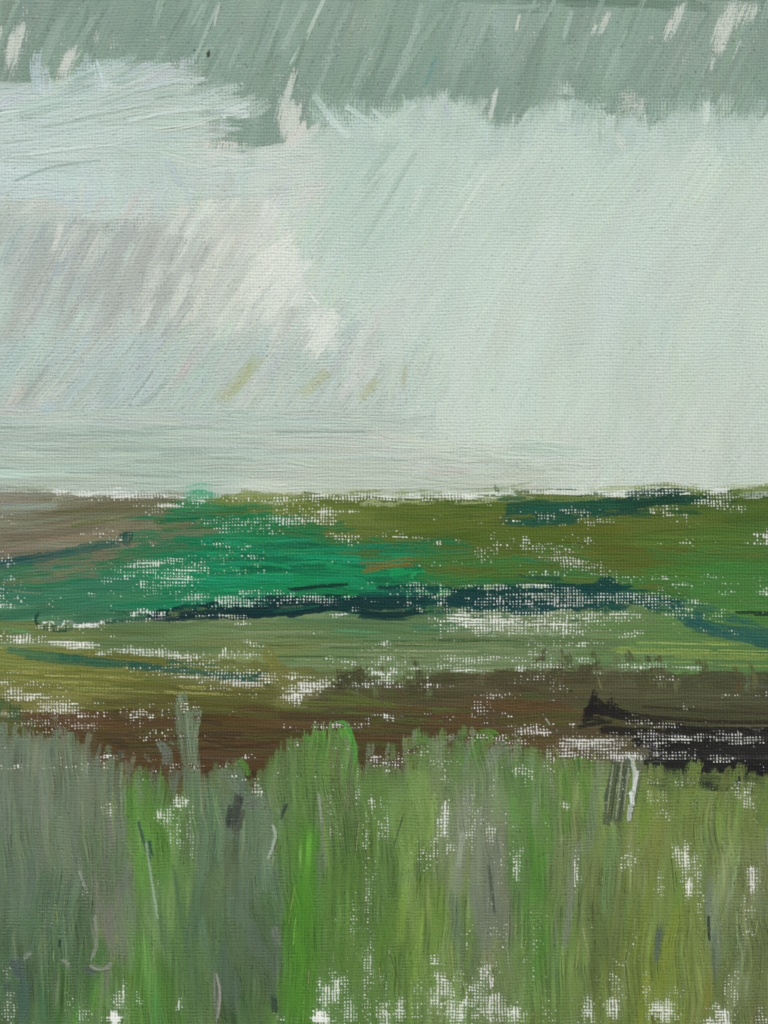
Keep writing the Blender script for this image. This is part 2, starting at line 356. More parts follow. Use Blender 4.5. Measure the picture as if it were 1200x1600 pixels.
# ---- where the linen was left thinly covered
for a in [  # sky
    (28, 62, 20, 56, 1.0, 8, (9, 22)), (22, 110, 9, 22, .8, 0, (9, 20)), (2, 55, 3, 14, .7, 0), (106, 92, 24, 34, 1.05, 10, (9, 20)), (96, 125, 12, 26, .9, 5, (9, 20)), (152, 58, 7, 12, .6, 15),
    (452, 160, 15, 22, .6, 0, (9, 20)), (455, 190, 24, 52, 1.15, 8, (9, 20)), (440, 140, 26, 34, .7, 8, (9, 20)), (470, 150, 18, 50, .5, 8, (9, 20)), (425, 228, 18, 10, .5, 0), (335, 222, 58, 18, 1.0, 5), (370, 240, 26, 8, .6, 5), (312, 232, 24, 12, .7, 0),
    (50, 320, 26, 14, .8, -10), (105, 305, 14, 9, .6, 0), (62, 338, 30, 8, .7, 0),
    (944, 34, 11, 26, .9, 24, (7, 16)), (930, 50, 12, 12, .45, 24), (1062, 22, 14, 24, .9, 20, (7, 18)), (1044, 46, 12, 26, .95, 20, (7, 18)), (1028, 60, 12, 12, .4, 20), (1140, 24, 26, 34, .95, 16, (8, 18)), (1126, 60, 20, 38, 1.05, 14, (8, 18)), (1172, 20, 20, 24, .85, 10), (1150, 45, 40, 50, .5, 14, (8, 18)),
    (1160, 62, 16, 22, .55, 14), (1115, 100, 7, 20, .5, 14), (985, 160, 24, 30, .9, 0, (9, 12)), (885, 152, 14, 8, .45, 0), (905, 150, 9, 8, .4, 0), (772, 150, 6, 14, .7, 20), (763, 176, 9, 16, .6, 20), (1192, 44, 9, 7, .5), (815, 35, 4, 16, .5, 15),
    (425, 415, 40, 44, .85, 24, (18, 18)), (460, 450, 26, 34, .7, 20, (18, 18)), (503, 512, 30, 32, .9, 20, (18, 18)), (395, 490, 30, 24, .5, 20, (18, 18)), (330, 470, 20, 34, .5, 25, (14, 18)), (525, 540, 30, 16, .4, 0), (345, 350, 60, 26, .3, -30), (290, 560, 22, 16, .3, -30), (270, 330, 34, 26, .35, 0), (85, 370, 20, 30, .35, 20), (310, 440, 40, 30, .25, 0), (180, 520, 30, 20, .3, -30),
    # horizon
    (165, 770, 90, 9, .9, 0, (26, 7)), (205, 776, 70, 7, .7, 0, (26, 7)), (250, 790, 42, 5, .6, 2, (26, 6)), (90, 768, 22, 8, .9, 0), (560, 778, 250, 7, .55, -1, (24, 7)), (690, 778, 90, 8, .45, 0, (24, 7)), (1010, 772, 100, 8, .42, 0, (24, 7)), (870, 770, 70, 5, .45), (770, 790, 30, 6, .3),
    (1115, 778, 38, 20, .72, 0, (24, 9)), (1150, 795, 20, 12, .5), (1060, 770, 40, 8, .4),
    # hills
    (505, 805, 36, 20, .78, 6, (20, 9)), (450, 812, 60, 12, .6, 0, (20, 9)), (540, 842, 34, 12, .62, 10, (18, 8)), (390, 825, 60, 14, .42, 0), (340, 850, 26, 10, .45), (355, 815, 60, 12, .42, 0), (345, 870, 40, 10, .3),
    (235, 880, 60, 9, .92, -8, (24, 7)), (205, 898, 54, 10, .6, -14, (24, 7)), (280, 902, 54, 16, .62, 0, (24, 8)), (250, 925, 60, 8, .3, 0), (310, 885, 30, 12, .6),
    (640, 838, 34, 7, .5), (780, 850, 22, 22, .42), (600, 838, 20, 8, .4),
    (860, 855, 70, 12, .42, 8, (20, 8)), (890, 876, 56, 8, .68, 8, (24, 7)), (905, 888, 40, 10, .55, 0), (820, 848, 12, 14, .6), (940, 895, 34, 8, .4), (1035, 902, 32, 6, .7, 0), (1000, 905, 60, 8, .35), (1110, 902, 26, 5, .4),
    (310, 935, 34, 10, .55, 0), (370, 940, 70, 11, .62, 0, (20, 8)), (470, 938, 80, 12, .58, 0, (20, 8)), (545, 932, 20, 8, .5), (350, 962, 60, 6, .5), (130, 980, 40, 4, .6), (420, 925, 40, 7, .45),
    (700, 925, 24, 8, .6, 0), (770, 918, 60, 7, .8, 0, (20, 7)), (840, 916, 40, 6, .8, 0, (22, 7)), (780, 938, 70, 14, .5, 0, (20, 8)), (880, 935, 150, 18, .6, 0, (24, 9)), (1000, 935, 54, 18, .55, 0, (24, 9)),
    (775, 973, 84, 20, .84, -4, (20, 10)), (870, 970, 78, 17, .8, -8, (24, 9)), (800, 978, 90, 10, .8, -6, (20, 8)), (760, 955, 60, 8, .55, 0), (860, 985, 110, 10, .6, 0, (24, 8)), (960, 965, 60, 14, .58, -4, (24, 9)), (985, 990, 40, 10, .55), (720, 965, 24, 10, .7), (680, 970, 16, 16, .4), (860, 1005, 80, 8, .38), (830, 958, 90, 7, .6),
    (1060, 960, 40, 8, .4), (1120, 962, 30, 9, .5), (1140, 925, 20, 6, .4), (1190, 925, 14, 6, .6), (1120, 985, 50, 5, .35, 5),
    (40, 998, 50, 11, .95, 4, (26, 7)), (120, 1008, 60, 9, .78, 4, (26, 7)), (220, 1018, 70, 8, .65, 4, (26, 7)), (255, 1022, 60, 8, .72, 4), (310, 1025, 30, 6, .4),
    (330, 1045, 90, 12, .48, 6, (24, 8)), (300, 1058, 70, 9, .66, 5, (24, 7)), (380, 1068, 60, 8, .85, 5, (24, 7)), (345, 1075, 40, 8, .5), (240, 1048, 60, 8, .32, 4), (420, 1062, 26, 12, .55),
    (482, 1074, 40, 17, .86, -6, (20, 9)), (458, 1090, 24, 14, .78, 0, (14, 9)), (462, 1058, 40, 6, .7),
    (760, 1030, 110, 7, .85, 0, (22, 6)), (850, 1040, 40, 9, .6), (700, 1040, 50, 7, .5), (730, 1048, 70, 4, .9), (812, 1042, 18, 14, .6), (915, 1032, 20, 10, .6),
    (980, 1042, 44, 8, .75, 0, (18, 7)), (1075, 1043, 28, 5, .85, 0), (1020, 1038, 60, 5, .5), (1040, 1060, 26, 10, .3),
    (755, 1105, 26, 28, .36, 0, (9, 16)), (830, 1060, 40, 12, .35), (870, 1075, 20, 14, .35),
    (40, 1090, 50, 9, .72, 0, (22, 8)), (100, 1105, 55, 14, .62, 0, (22, 9)), (60, 1130, 60, 9, .42), (130, 1135, 34, 8, .5), (20, 1080, 16, 8, .7), (165, 1182, 20, 5, .7, 0), (265, 1140, 14, 8, .35), (10, 1060, 16, 10, .4),
    (905, 1162, 46, 16, .74, 0, (20, 9)), (890, 1180, 30, 10, .8, 0, (18, 9)), (945, 1165, 44, 22, .72, 6, (20, 9)), (965, 1182, 44, 10, .68, 0), (1010, 1155, 60, 14, .52, 0, (20, 9)), (1110, 1152, 100, 10, .6, 0, (24, 8)), (1180, 1156, 40, 10, .5), (1060, 1178, 60, 10, .4), (835, 1142, 40, 12, .7, 0), (1130, 1185, 30, 8, .45), (1020, 1222, 30, 12, .25), (1160, 1230, 20, 14, .3),
    (1000, 1130, 30, 10, .4), (1040, 1133, 30, 6, .4),
    # grass
    (402, 1235, 12, 12, .95, 0), (282, 1252, 16, 14, 1.0, 0, (12, 14)), (260, 1275, 18, 22, .6, 0, (10, 24)), (275, 1300, 14, 36, .42, 0, (8, 26)), (170, 1262, 14, 14, .5), (298, 1305, 8, 60, .3),
    (585, 1185, 14, 9, .7), (560, 1235, 7, 34, .45, 0, (7, 26)), (580, 1260, 8, 22, .55, 0, (7, 22)), (600, 1285, 12, 40, .4, 0, (8, 26)), (572, 1320, 8, 60, .42, 0, (7, 26)), (575, 1400, 9, 60, .4, 0, (7, 26)), (555, 1425, 8, 40, .35),
    (690, 1190, 30, 16, .3), (655, 1170, 24, 12, .45), (698, 1212, 10, 20, .4), (690, 1290, 14, 50, .62, 8, (8, 28)), (660, 1330, 30, 34, .42, 0, (9, 26)), (705, 1330, 10, 22, .55), (742, 1290, 16, 34, .55, 0, (8, 22)), (768, 1300, 10, 22, .55), (735, 1250, 10, 20, .3),
    (810, 1345, 9, 34, .58, 0, (8, 22)), (900, 1360, 8, 34, .75, 0, (8, 22)), (885, 1258, 10, 12, .5), (820, 1200, 20, 20, .5), (860, 1185, 12, 22, .5),
    (1070, 1340, 22, 34, .68, 0, (12, 22)), (1078, 1385, 14, 30, .68, 0, (10, 22)), (985, 1340, 18, 20, .5), (975, 1355, 10, 20, .4), (1030, 1385, 10, 30, .4, 10), (1178, 1370, 14, 34, .6, 0, (10, 22)), (1170, 1430, 14, 40, .35),
    (1165, 1240, 20, 30, .5, 0), (1025, 1245, 30, 14, .35), (1080, 1220, 30, 14, .3), (1040, 1270, 20, 14, .4),
    (520, 1550, 24, 36, .95, 8, (12, 22)), (500, 1590, 22, 14, 1.1, 0), (545, 1580, 22, 26, .55, 0, (9, 22)), (575, 1510, 9, 40, .42, 0, (7, 26)), (570, 1560, 10, 40, .5, 0, (7, 26)), (600, 1590, 14, 26, .6), (625, 1580, 10, 30, .7), (650, 1560, 10, 40, .4),
    (690, 1545, 26, 34, .95, 0, (12, 16)), (715, 1580, 46, 26, 1.0, 0, (16, 14)), (760, 1520, 24, 28, .72, 0, (12, 16)), (775, 1575, 30, 32, .78, 0, (14, 16)), (680, 1500, 14, 18, .6, 0), (800, 1585, 30, 20, .7), (740, 1550, 20, 30, .6),
    (185, 1560, 14, 26, 1.0, 8, (9, 22)), (178, 1590, 18, 14, 1.15, 0, (12, 12)), (280, 1570, 7, 14, .9, 0), (15, 1575, 14, 30, .45, 0), (12, 1520, 8, 20, .3), (130, 1585, 18, 20, .45), (110, 1560, 8, 24, .35), (215, 1560, 8, 14, .5),
    (920, 1575, 14, 36, .62, 0, (8, 22)), (955, 1570, 22, 26, .82, 0, (10, 18)), (965, 1540, 10, 28, .5), (1030, 1580, 40, 20, .9, 0, (16, 14)), (1010, 1545, 10, 30, .45), (1055, 1550, 20, 16, .4), (1130, 1585, 26, 26, .7, 0, (12, 18)), (1145, 1550, 14, 26, .5, 0, (8, 22)), (1190, 1590, 12, 20, .5), (1110, 1595, 14, 14, .8), (1150, 1520, 12, 30, .3), (860, 1590, 20, 14, .3),
    (435, 1590, 14, 12, .5), (700, 1660, 300, 60, .9, 0, (20, 16)), (1100, 1670, 200, 50, .8), (150, 1660, 120, 60, .7),
]:
    dry(*a)
DRY[:] = np.maximum(DRY, scatter_dry())

# ---- stormy band across the top
storm_cols = [(0, 10, 136, 156, 146), (60, 100, 139, 160, 148), (200, 40, 134, 157, 146), (250, 90, 132, 154, 143), (330, 100, 137, 160, 148), (420, 40, 146, 168, 156), (460, 120, 133, 155, 143), (540, 60, 135, 157, 146),
              (570, 140, 128, 152, 141), (640, 40, 139, 161, 150), (700, 130, 130, 153, 142), (760, 60, 138, 160, 149), (780, 20, 152, 173, 165), (850, 60, 140, 161, 151), (900, 110, 134, 156, 145), (1000, 60, 141, 162, 151), (1000, 140, 131, 154, 142),
              (1100, 60, 143, 163, 152), (1150, 130, 136, 159, 147), (1200, 60, 138, 160, 148), (380, 220, 136, 158, 147)]
top = [(-120, -120), (1320, -120), (1320, 205), (560, 205), (480, 190), (450, 215), (420, 260), (330, 262), (300, 190), (-120, 190)]
fill(top, 620, (22, 48), (90, 220), lambda x, y: 112 + 5 * math.sin(x / 170.) if y > 12 else 100, storm_cols, STORM, stk=.06, jang=4, jcol=2.2, load=1.35, var=.06, thick=.62, mix=.2, col2j=5, fade=.12, lane=1.25)
fill([(680, -120), (1320, -120), (1320, 14), (680, 8)], 40, (12, 24), (120, 260), 2, [(700, 0, 132, 154, 142), (1000, 0, 118, 140, 127), (1200, 0, 112, 134, 122)], STORM, jang=2, load=1.2, thick=.7, mix=.25)
many([
    ([(716, 8), (800, 12), (846, 9)], 12, (150, 170, 160)), ([(344, 4), (322, 50), (300, 104)], 7, (165, 186, 174), dict(thick=1.6)), ([(318, 6), (300, 40)], 6, (158, 180, 170)), ([(342, 10), (333, 44)], 5, (190, 203, 202), dict(thick=1.4)),
    ([(507, -4), (480, 55), (452, 105)], 7, (190, 207, 198), dict(thick=1.3, load=1.0)), ([(478, 4), (440, 80)], 9, (164, 184, 173), dict(load=1.)), ([(445, 4), (418, 80)], 6, (158, 179, 167), dict(load=.9)), ([(655, 70), (612, 140)], 10, (148, 172, 158), dict(load=.9)),
    ([(690, 20), (640, 90)], 12, (147, 169, 157), dict(load=.9)), ([(760, 10), (700, 110)], 14, (148, 170, 158), dict(load=.85)), ([(893, 18), (880, 60)], 9, (165, 187, 179), dict(thick=1.)), ([(780, 20), (775, 55)], 20, (158, 178, 172), dict(load=.9)),
    ([(682, 88), (662, 140)], 7, (112, 154, 150), dict(load=.85)), ([(560, 10), (545, 60)], 8, (152, 174, 161), dict(load=.7)), ([(812, 22), (806, 50)], 5, (205, 212, 203)), ([(1060, 5), (1040, 70)], 7, (196, 200, 190), dict(load=.6)),
    ([(140, 10), (120, 70)], 10, (125, 148, 135), dict(load=.9)), ([(15, -10), (5, 110)], 26, (128, 146, 132), dict(load=.8)), ([(52, 60), (40, 150)], 22, (128, 150, 136), dict(load=1.0)), ([(480, 50), (455, 130)], 8, (116, 138, 124), dict(load=.7)), ([(470, 105), (450, 160)], 6, (110, 132, 118), dict(load=.7)),
], STORM, fade=.2, mix=.2)

for k in range(60):
    x = rng.uniform(-20, 1240); y = rng.uniform(-30, 90); l = rng.uniform(50, 150); a = math.radians(114 + rng.normal(0, 4))
    q = (154, 176, 164) if rng.random() < .7 else (122, 145, 132)
    stroke([(x, y), (x + l * .5 * math.cos(a) - 1, y + l * .5 * math.sin(a)), (x + l * math.cos(a), y + l * math.sin(a))], rng.uniform(5, 15), np.array(q) + rng.normal(0, 4), rid=STORM, load=.72, gap=.8, mix=.35, thick=.7, fade=.45)
# ---- pale sky
pale_cols = [(500, 190, 178, 198, 190), (560, 250, 180, 201, 191), (520, 330, 182, 202, 193), (600, 300, 179, 200, 190), (660, 240, 181, 201, 191), (760, 230, 187, 205, 195), (700, 340, 186, 205, 195), (850, 250, 186, 204, 195), (950, 220, 184, 203, 195), (1060, 220, 186, 203, 194),
             (1180, 220, 186, 204, 194), (900, 350, 192, 208, 198), (1050, 330, 190, 206, 199), (1180, 350, 187, 204, 194), (560, 440, 187, 206, 198), (700, 470, 193, 209, 201), (820, 440, 192, 208, 200), (1000, 450, 190, 206, 200), (1150, 450, 192, 206, 199), (620, 560, 190, 207, 199),
             (760, 600, 191, 208, 198), (900, 580, 189, 206, 196), (1050, 580, 188, 205, 195), (1180, 600, 188, 204, 194), (700, 680, 191, 207, 198), (850, 690, 191, 204, 193), (1000, 680, 189, 204, 194), (1150, 690, 189, 203, 194), (900, 745, 191, 202, 191), (1100, 750, 190, 202, 192), (640, 750, 192, 202, 192)]
def pale_ang(x, y):
    t = min(1, max(0, (y - 330) / 250.))
    return 122 * (1 - t) + 93 * t
pale = [(470, 205), (560, 200), (610, 190), (660, 165), (720, 165), (780, 205), (840, 178), (890, 175), (945, 205), (985, 180), (1020, 200), (1070, 182), (1140, 188), (1320, 180), (1320, 778), (600, 778), (600, 560), (540, 540), (480, 420)]
fill(pale, 640, (26, 60), (80, 190), pale_ang, pale_cols, PALE, jag=26., feather=12, stk=.035, jang=6, jcol=1.1, load=1.45, var=.03, thick=.42, mix=.3, col2j=2.5, fade=.08, lane=1.5, bead=.12)
# ragged upper edge: short upward dabs
edge = [(490, 168), (520, 176), (548, 180), (575, 186), (610, 190), (640, 160), (665, 150), (695, 152), (715, 175), (740, 190), (760, 196), (800, 190), (830, 170), (860, 168), (885, 165), (905, 160), (925, 182), (955, 195), (985, 172), (1005, 185), (1035, 188), (1060, 178), (1085, 168), (1105, 160), (1130, 176), (1160, 184), (1195, 174), (1240, 178)]
for i in range(len(edge) - 1):
    (xa, ya), (xb, yb) = edge[i], edge[i + 1]
    for k in range(4):
        t = rng.random(); x = xa + (xb - xa) * t; y = ya + (yb - ya) * t + rng.normal(0, 5)
        c = np.array((181, 201, 192)) + rng.normal(0, 4) + np.array((0, 0, rng.uniform(-2, 8)))
        l = rng.uniform(30, 70); a = math.radians((66 if 470 < x < 620 else 104 if 640 < x < 720 else 97) + rng.normal(0, 9))
        p0 = (x, y + rng.normal(4, 4)); p1 = (x + l * math.cos(a), y + 4 + l * math.sin(a))
        pts = [p0, p1] if rng.random() < .6 else [p1, p0]
        stroke(pts, rng.uniform(18, 38), c, col2=c - 10, rid=PALE, load=.95, thick=.5, var=.06, fade=.35, rag=.9, mix=.4, gap=.35)
many([
    ([(492, 150), (520, 190), (545, 215)], 12, (196, 214, 212)), ([(540, 165), (590, 200)], 10, (186, 205, 202)), ([(583, 172), (612, 192), (650, 165)], 8, (190, 208, 206), dict(thick=1.)), ([(668, 150), (672, 190)], 16, (186, 202, 202)), ([(690, 152), (700, 185)], 14, (178, 192, 196)), ([(640, 160), (600, 230)], 14, (172, 192, 184)),
    ([(884, 165), (876, 195)], 12, (200, 215, 212)), ([(955, 180), (952, 205)], 14, (203, 217, 218)), ([(1105, 158), (1102, 195)], 12, (196, 212, 205)), ([(905, 158), (925, 190)], 14, (168, 190, 182), dict(load=.8)),
    ([(620, 215), (560, 300)], 16, (170, 192, 182), dict(load=.8)), ([(650, 235), (560, 390)], 12, (172, 194, 184), dict(load=.75)), ([(600, 270), (540, 350)], 14, (174, 195, 186), dict(load=.8)), ([(660, 290), (642, 330)], 6, (203, 217, 209)), ([(760, 270), (700, 370)], 7, (200, 214, 205), dict(load=.8)), ([(520, 420), (540, 380)], 5, (150, 185, 172), dict(load=.8)),
    ([(540, 520), (575, 545)], 24, (190, 210, 206), dict(load=.9)), ([(560, 515), (575, 530)], 22, (182, 204, 206), dict(load=.8)),
    ([(1100, 225), (1090, 260)], 34, (195, 210, 202), dict(load=.8)), ([(960, 210), (980, 235)], 18, (203, 212, 203), dict(load=.7)),
], PALE, thick=.8, mix=.2, var=.08, rag=.7)
many([([(783, 150), (778, 205)], 16, (132, 155, 145)), ([(944, 160), (940, 196)], 14, (130, 153, 142)), ([(1020, 165), (1018, 206)], 18, (140, 162, 151)), ([(874, 150), (868, 178)], 12, (140, 162, 151)), ([(1062, 150), (1050, 178)], 14, (142, 163, 152)), ([(1180, 148), (1180, 176)], 30, (140, 161, 150))], STORM, load=.95, mix=.3, rag=.8)

# ---- grey shower on the left
sh_cols = [(0, 350, 172, 184, 182), (30, 430, 166, 178, 177), (80, 370, 176, 186, 184), (100, 430, 164, 175, 174), (150, 400, 178, 186, 183), (190, 360, 168, 178, 178), (200, 450, 172, 181, 180), (250, 400, 182, 189, 184), (260, 480, 174, 182, 178), (330, 350, 196, 202, 195), (320, 430, 186, 192, 187),
           (400, 380, 198, 203, 197), (430, 420, 206, 213, 209), (380, 480, 189, 195, 190), (470, 480, 198, 206, 201), (500, 520, 204, 212, 207), (350, 540, 186, 196, 191), (100, 520, 174, 190, 186), (20, 500, 176, 190, 186), (440, 330, 195, 205, 198)]
sh = [(-120, 300), (60, 325), (250, 335), (420, 290), (490, 300), (480, 400), (520, 470), (560, 545), (400, 580), (-120, 580)]
fill(sh, 300, (20, 44), (70, 160), lambda x, y: 117 + 4 * math.sin(y / 50.), sh_cols, SHOWER, jag=30., feather=12, stk=.035, jang=5, jcol=2.2, load=1.2, var=.07, thick=.45, mix=.2, col2j=7, fade=.15, lane=1.35)
many([([(120, 345), (90, 420), (62, 480)], 16, (152, 164, 170), dict(load=.75)), ([(75, 345), (40, 430)], 18, (156, 167, 170), dict(load=.8)), ([(175, 350), (150, 420), (110, 500)], 18, (160, 168, 172), dict(load=.7)), ([(210, 350), (160, 460)], 14, (163, 170, 170), dict(load=.7)),
      ([(300, 400), (260, 480)], 24, (178, 180, 180), dict(load=.8)), ([(400, 420), (360, 500)], 26, (184, 190, 186), dict(load=.8)), ([(470, 470), (440, 540)], 24, (186, 190, 184), dict(load=.7)), ([(30, 340), (0, 420)], 14, (158, 172, 174), dict(load=.8)), ([(95, 350), (84, 395)], 10, (204, 204, 200), dict(load=.7)),
      ([(440, 370), (350, 500)], 34, (194, 198, 192), dict(load=.7)), ([(350, 320), (300, 400)], 30, (196, 203, 196), dict(load=.8)), ([(480, 455), (500, 478)], 5, (222, 226, 224)), ([(510, 500), (530, 528)], 4, (110, 118, 112), dict(load=.6)), ([(518, 520), (532, 530)], 4, (96, 104, 100), dict(load=.6))],
     SHOWER, mix=.25, thick=.6, var=.08)

for k in range(70):
    x = rng.uniform(-40, 470); y = rng.uniform(340, 530); l = rng.uniform(50, 130); a = math.radians(116 + rng.normal(0, 4))
    q = rng.random(); c = (162, 168, 166) if q < .45 else (168, 174, 172) if q < .6 else (198, 202, 196) if q < .85 else (178, 192, 188)
    if x > 330 and c[0] < 170: c = (176, 184, 180)
    stroke([(x, y), (x + l * .5 * math.cos(a) - 2, y + l * .5 * math.sin(a)), (x + l * math.cos(a), y + l * math.sin(a))], rng.uniform(14, 34), np.array(c) + rng.normal(0, 3), rid=SHOWER, load=.72, gap=.8, mix=.25, thick=.6, var=.1, fade=.4)
# ---- lower left sky, slanting then level strokes
lo_cols = [(0, 560, 176, 194, 192), (60, 600, 178, 194, 188), (120, 560, 180, 198, 195), (60, 640, 184, 192, 185), (160, 620, 180, 196, 193), (220, 560, 178, 197, 195), (280, 600, 180, 197, 190), (340, 560, 183, 200, 193), (400, 600, 184, 198, 189), (480, 580, 186, 202, 196), (560, 620, 186, 200, 192), (620, 640, 188, 204, 196)]
lo = [(-120, 545), (250, 530), (480, 545), (640, 560), (640, 665), (-120, 668)]
fill(lo, 210, (16, 34), (60, 140), lambda x, y: 126 - 5 * x / 600., lo_cols, MIST, jag=30., feather=12, stk=.035, jang=5, jcol=1.6, load=1.2, var=.05, thick=.7, mix=.2, col2j=4, fade=.15, groove=1.3)
many([([(405, 555), (335, 630)], 22, (168, 178, 138), dict(load=.75)), ([(395, 575), (350, 630)], 12, (180, 188, 152), dict(load=.7)), ([(515, 575), (465, 625)], 22, (176, 184, 150), dict(load=.7)), ([(590, 590), (555, 630)], 20, (178, 186, 150), dict(load=.75)), ([(632, 570), (630, 620)], 14, (176, 182, 150), dict(load=.6)), ([(618, 615), (612, 628)], 7, (138, 148, 110), dict(load=.9)),
      ([(75, 570), (20, 640)], 14, (160, 172, 168), dict(load=.75)), ([(40, 600), (-10, 670)], 16, (190, 190, 182), dict(load=.8)), ([(80, 625), (60, 660)], 24, (176, 196, 204), dict(load=.8)), ([(140, 530), (110, 570)], 26, (178, 198, 206), dict(load=.8)), ([(270, 590), (200, 650)], 8, (158, 178, 170), dict(load=.7)),
      ([(240, 580), (195, 640)], 5, (140, 160, 152), dict(load=.6)), ([(310, 550), (250, 620)], 12, (194, 208, 203), dict(load=.7)), ([(285, 530), (275, 545)], 18, (205, 208, 204), dict(load=.7))], MIST, mix=.3, thick=.8, var=.08)
mi_cols = [(0, 690, 178, 195, 186), (100, 680, 180, 196, 187), (200, 720, 174, 192, 182), (60, 740, 168, 186, 176), (300, 690, 179, 196, 186), (300, 745, 172, 189, 177), (420, 700, 181, 197, 188), (500, 740, 183, 195, 183), (560, 690, 185, 199, 189), (640, 700, 188, 202, 193), (450, 765, 190, 198, 184), (780, 730, 186, 196, 182), (880, 735, 188, 200, 188), (150, 765, 172, 184, 172), (1000, 745, 191, 202, 190)]
fill([(-120, 648), (660, 655), (720, 708), (880, 716), (860, 758), (640, 772), (250, 772), (-120, 768)], 210, (12, 26), (110, 260), lambda x, y: 0.5, mi_cols, MIST, jag=50., feather=12, stk=.035, jang=1.6, jcol=1.6, load=1.2, var=.06, thick=.75, mix=.15, col2j=5, fade=.1, groove=.95)
for k in range(26):
    x = rng.uniform(-60, 560); y = rng.uniform(658, 750); l = rng.uniform(80, 220)
    stroke([(x, y), (x + l, y + rng.normal(0, 3))], rng.uniform(3, 6), np.array((156, 175, 164)) + rng.normal(0, 6), rid=MIST, load=.62, thick=.5, mix=.2)
for y in (712, 720, 731, 739, 748):
    stroke([(rng.uniform(650, 700), y), (760, y + 2), (rng.uniform(810, 860), y + 1)], 6, (178, 188, 172), rid=MIST, load=.55, thick=.5, mix=.4)
many([([(680, 690), (650, 745)], 20, (193, 210, 204)), ([(655, 660), (652, 700)], 20, (190, 207, 199)), ([(860, 690), (858, 750)], 24, (192, 206, 196))], PALE, load=.9, mix=.3, thick=.4)

# ---- bright cloud, sweeping left to right
cl_cols = [(0, 180, 186, 205, 201), (0, 250, 188, 206, 204), (80, 160, 184, 204, 199), (100, 250, 187, 205, 201), (160, 130, 178, 199, 196), (160, 200, 186, 205, 199), (240, 160, 180, 200, 192), (260, 210, 184, 204, 196), (250, 110, 172, 193, 184), (320, 150, 172, 192, 183), (330, 190, 182, 201, 192), (200, 280, 184, 204, 199), (130, 300, 184, 203, 201), (350, 260, 190, 206, 200), (450, 270, 192, 206, 198)]
cl = [(-120, 150), (40, 145), (120, 120), (190, 100), (280, 105), (300, 140), (370, 160), (385, 185), (330, 215), (340, 240), (490, 235), (500, 290), (330, 300), (270, 330), (130, 325), (60, 300), (-120, 310)]
def cl_ang(x, y): return -14 * max(0, min(1, (230 - y) / 90.)) * (1 if x > 60 else .5) + (6 if y > 245 else 0) - 4
fill(cl, 240, (18, 40), (80, 200), cl_ang, cl_cols, CLOUD, jag=30., feather=8, stk=.04, jang=5, jcol=1.3, load=1.4, var=.05, thick=.5, mix=.25, col2j=4, fade=.15, groove=1.15, dk=.7)
fill([(125, 240), (290, 240), (300, 330), (130, 330)], 40, (18, 34), (40, 90), lambda x, y: 80 + (x - 200) * .2, cl_cols, CLOUD, jang=8, jcol=1, load=1.1, thick=.4, mix=.45, dk=.7)
many([
    ([(60, 150), (56, 100), (62, 75)], 22, (176, 195, 200), dict(load=.95)), ([(75, 145), (70, 95)], 16, (184, 200, 202), dict(load=.9)), ([(118, 150), (128, 110), (140, 80)], 20, (170, 192, 190), dict(load=.9)), ([(150, 148), (138, 96)], 12, (178, 198, 202), dict(load=.9)), ([(166, 146), (150, 92)], 6, (205, 220, 226), dict(thick=1.4)), ([(155, 140), (146, 100)], 4, (208, 224, 228), dict(thick=1.3)),
    ([(0, 150), (0, 130)], 60, (178, 198, 196), dict(load=.9)), ([(170, 125), (215, 108), (240, 96)], 18, (176, 197, 194)), ([(200, 125), (250, 108), (282, 104)], 20, (178, 198, 192), dict(thick=1.6)), ([(225, 100), (240, 110), (262, 100)], 10, (182, 202, 200), dict(thick=1.6)), ([(262, 104), (276, 104)], 12, (186, 202, 192), dict(thick=1.6)),
    ([(210, 140), (280, 126), (325, 124)], 12, (182, 202, 198), dict(thick=1.6)), ([(240, 152), (310, 140), (380, 132)], 14, (164, 186, 176), dict(load=.9)), ([(280, 170), (330, 158), (386, 152)], 16, (170, 190, 182), dict(load=.9)), ([(200, 190), (300, 170), (392, 178)], 9, (190, 208, 202), dict(thick=1.5)), ([(330, 176), (360, 172), (392, 162)], 9, (205, 220, 222), dict(thick=1.8)),
    ([(345, 182), (375, 186), (390, 178)], 8, (206, 220, 220), dict(thick=1.8)), ([(240, 205), (300, 196), (345, 182)], 8, (194, 208, 198), dict(thick=1.6)), ([(300, 205), (335, 200), (350, 192)], 12, (182, 200, 190)), ([(0, 250), (80, 238), (190, 225)], 10, (192, 210, 205), dict(thick=1.2)), ([(20, 284), (80, 262), (160, 250)], 5, (158, 180, 174), dict(thick=.3)), ([(0, 302), (20, 296)], 6, (180, 196, 196)),
    ([(110, 190), (200, 172), (290, 160)], 5, (160, 182, 172), dict(load=.7, thick=.3)), ([(150, 192), (240, 176)], 4, (158, 180, 170), dict(load=.7, thick=.3)), ([(60, 200), (160, 182)], 5, (164, 186, 178), dict(load=.7, thick=.3)), ([(0, 225), (60, 216)], 5, (166, 186, 180), dict(load=.7)), ([(0, 250), (50, 240)], 4, (170, 190, 184), dict(load=.7)),
    ([(260, 250), (290, 300)], 14, (180, 198, 198)), ([(250, 320), (258, 352)], 16, (182, 200, 206), dict(load=.8)), ([(310, 240), (420, 250), (480, 262)], 24, (190, 206, 199)), ([(340, 300), (420, 292), (480, 280)], 20, (190, 205, 198), dict(load=.9)), ([(400, 300), (440, 302)], 6, (200, 212, 204)),
    ([(330, 240), (325, 228), (350, 228)], 10, (204, 212, 212), dict(load=.9)), ([(310, 226), (318, 240)], 10, (206, 210, 206), dict(load=.9)),
], CLOUD, mix=.15, var=.09, fade=.3, rag=.7, dk=.6)
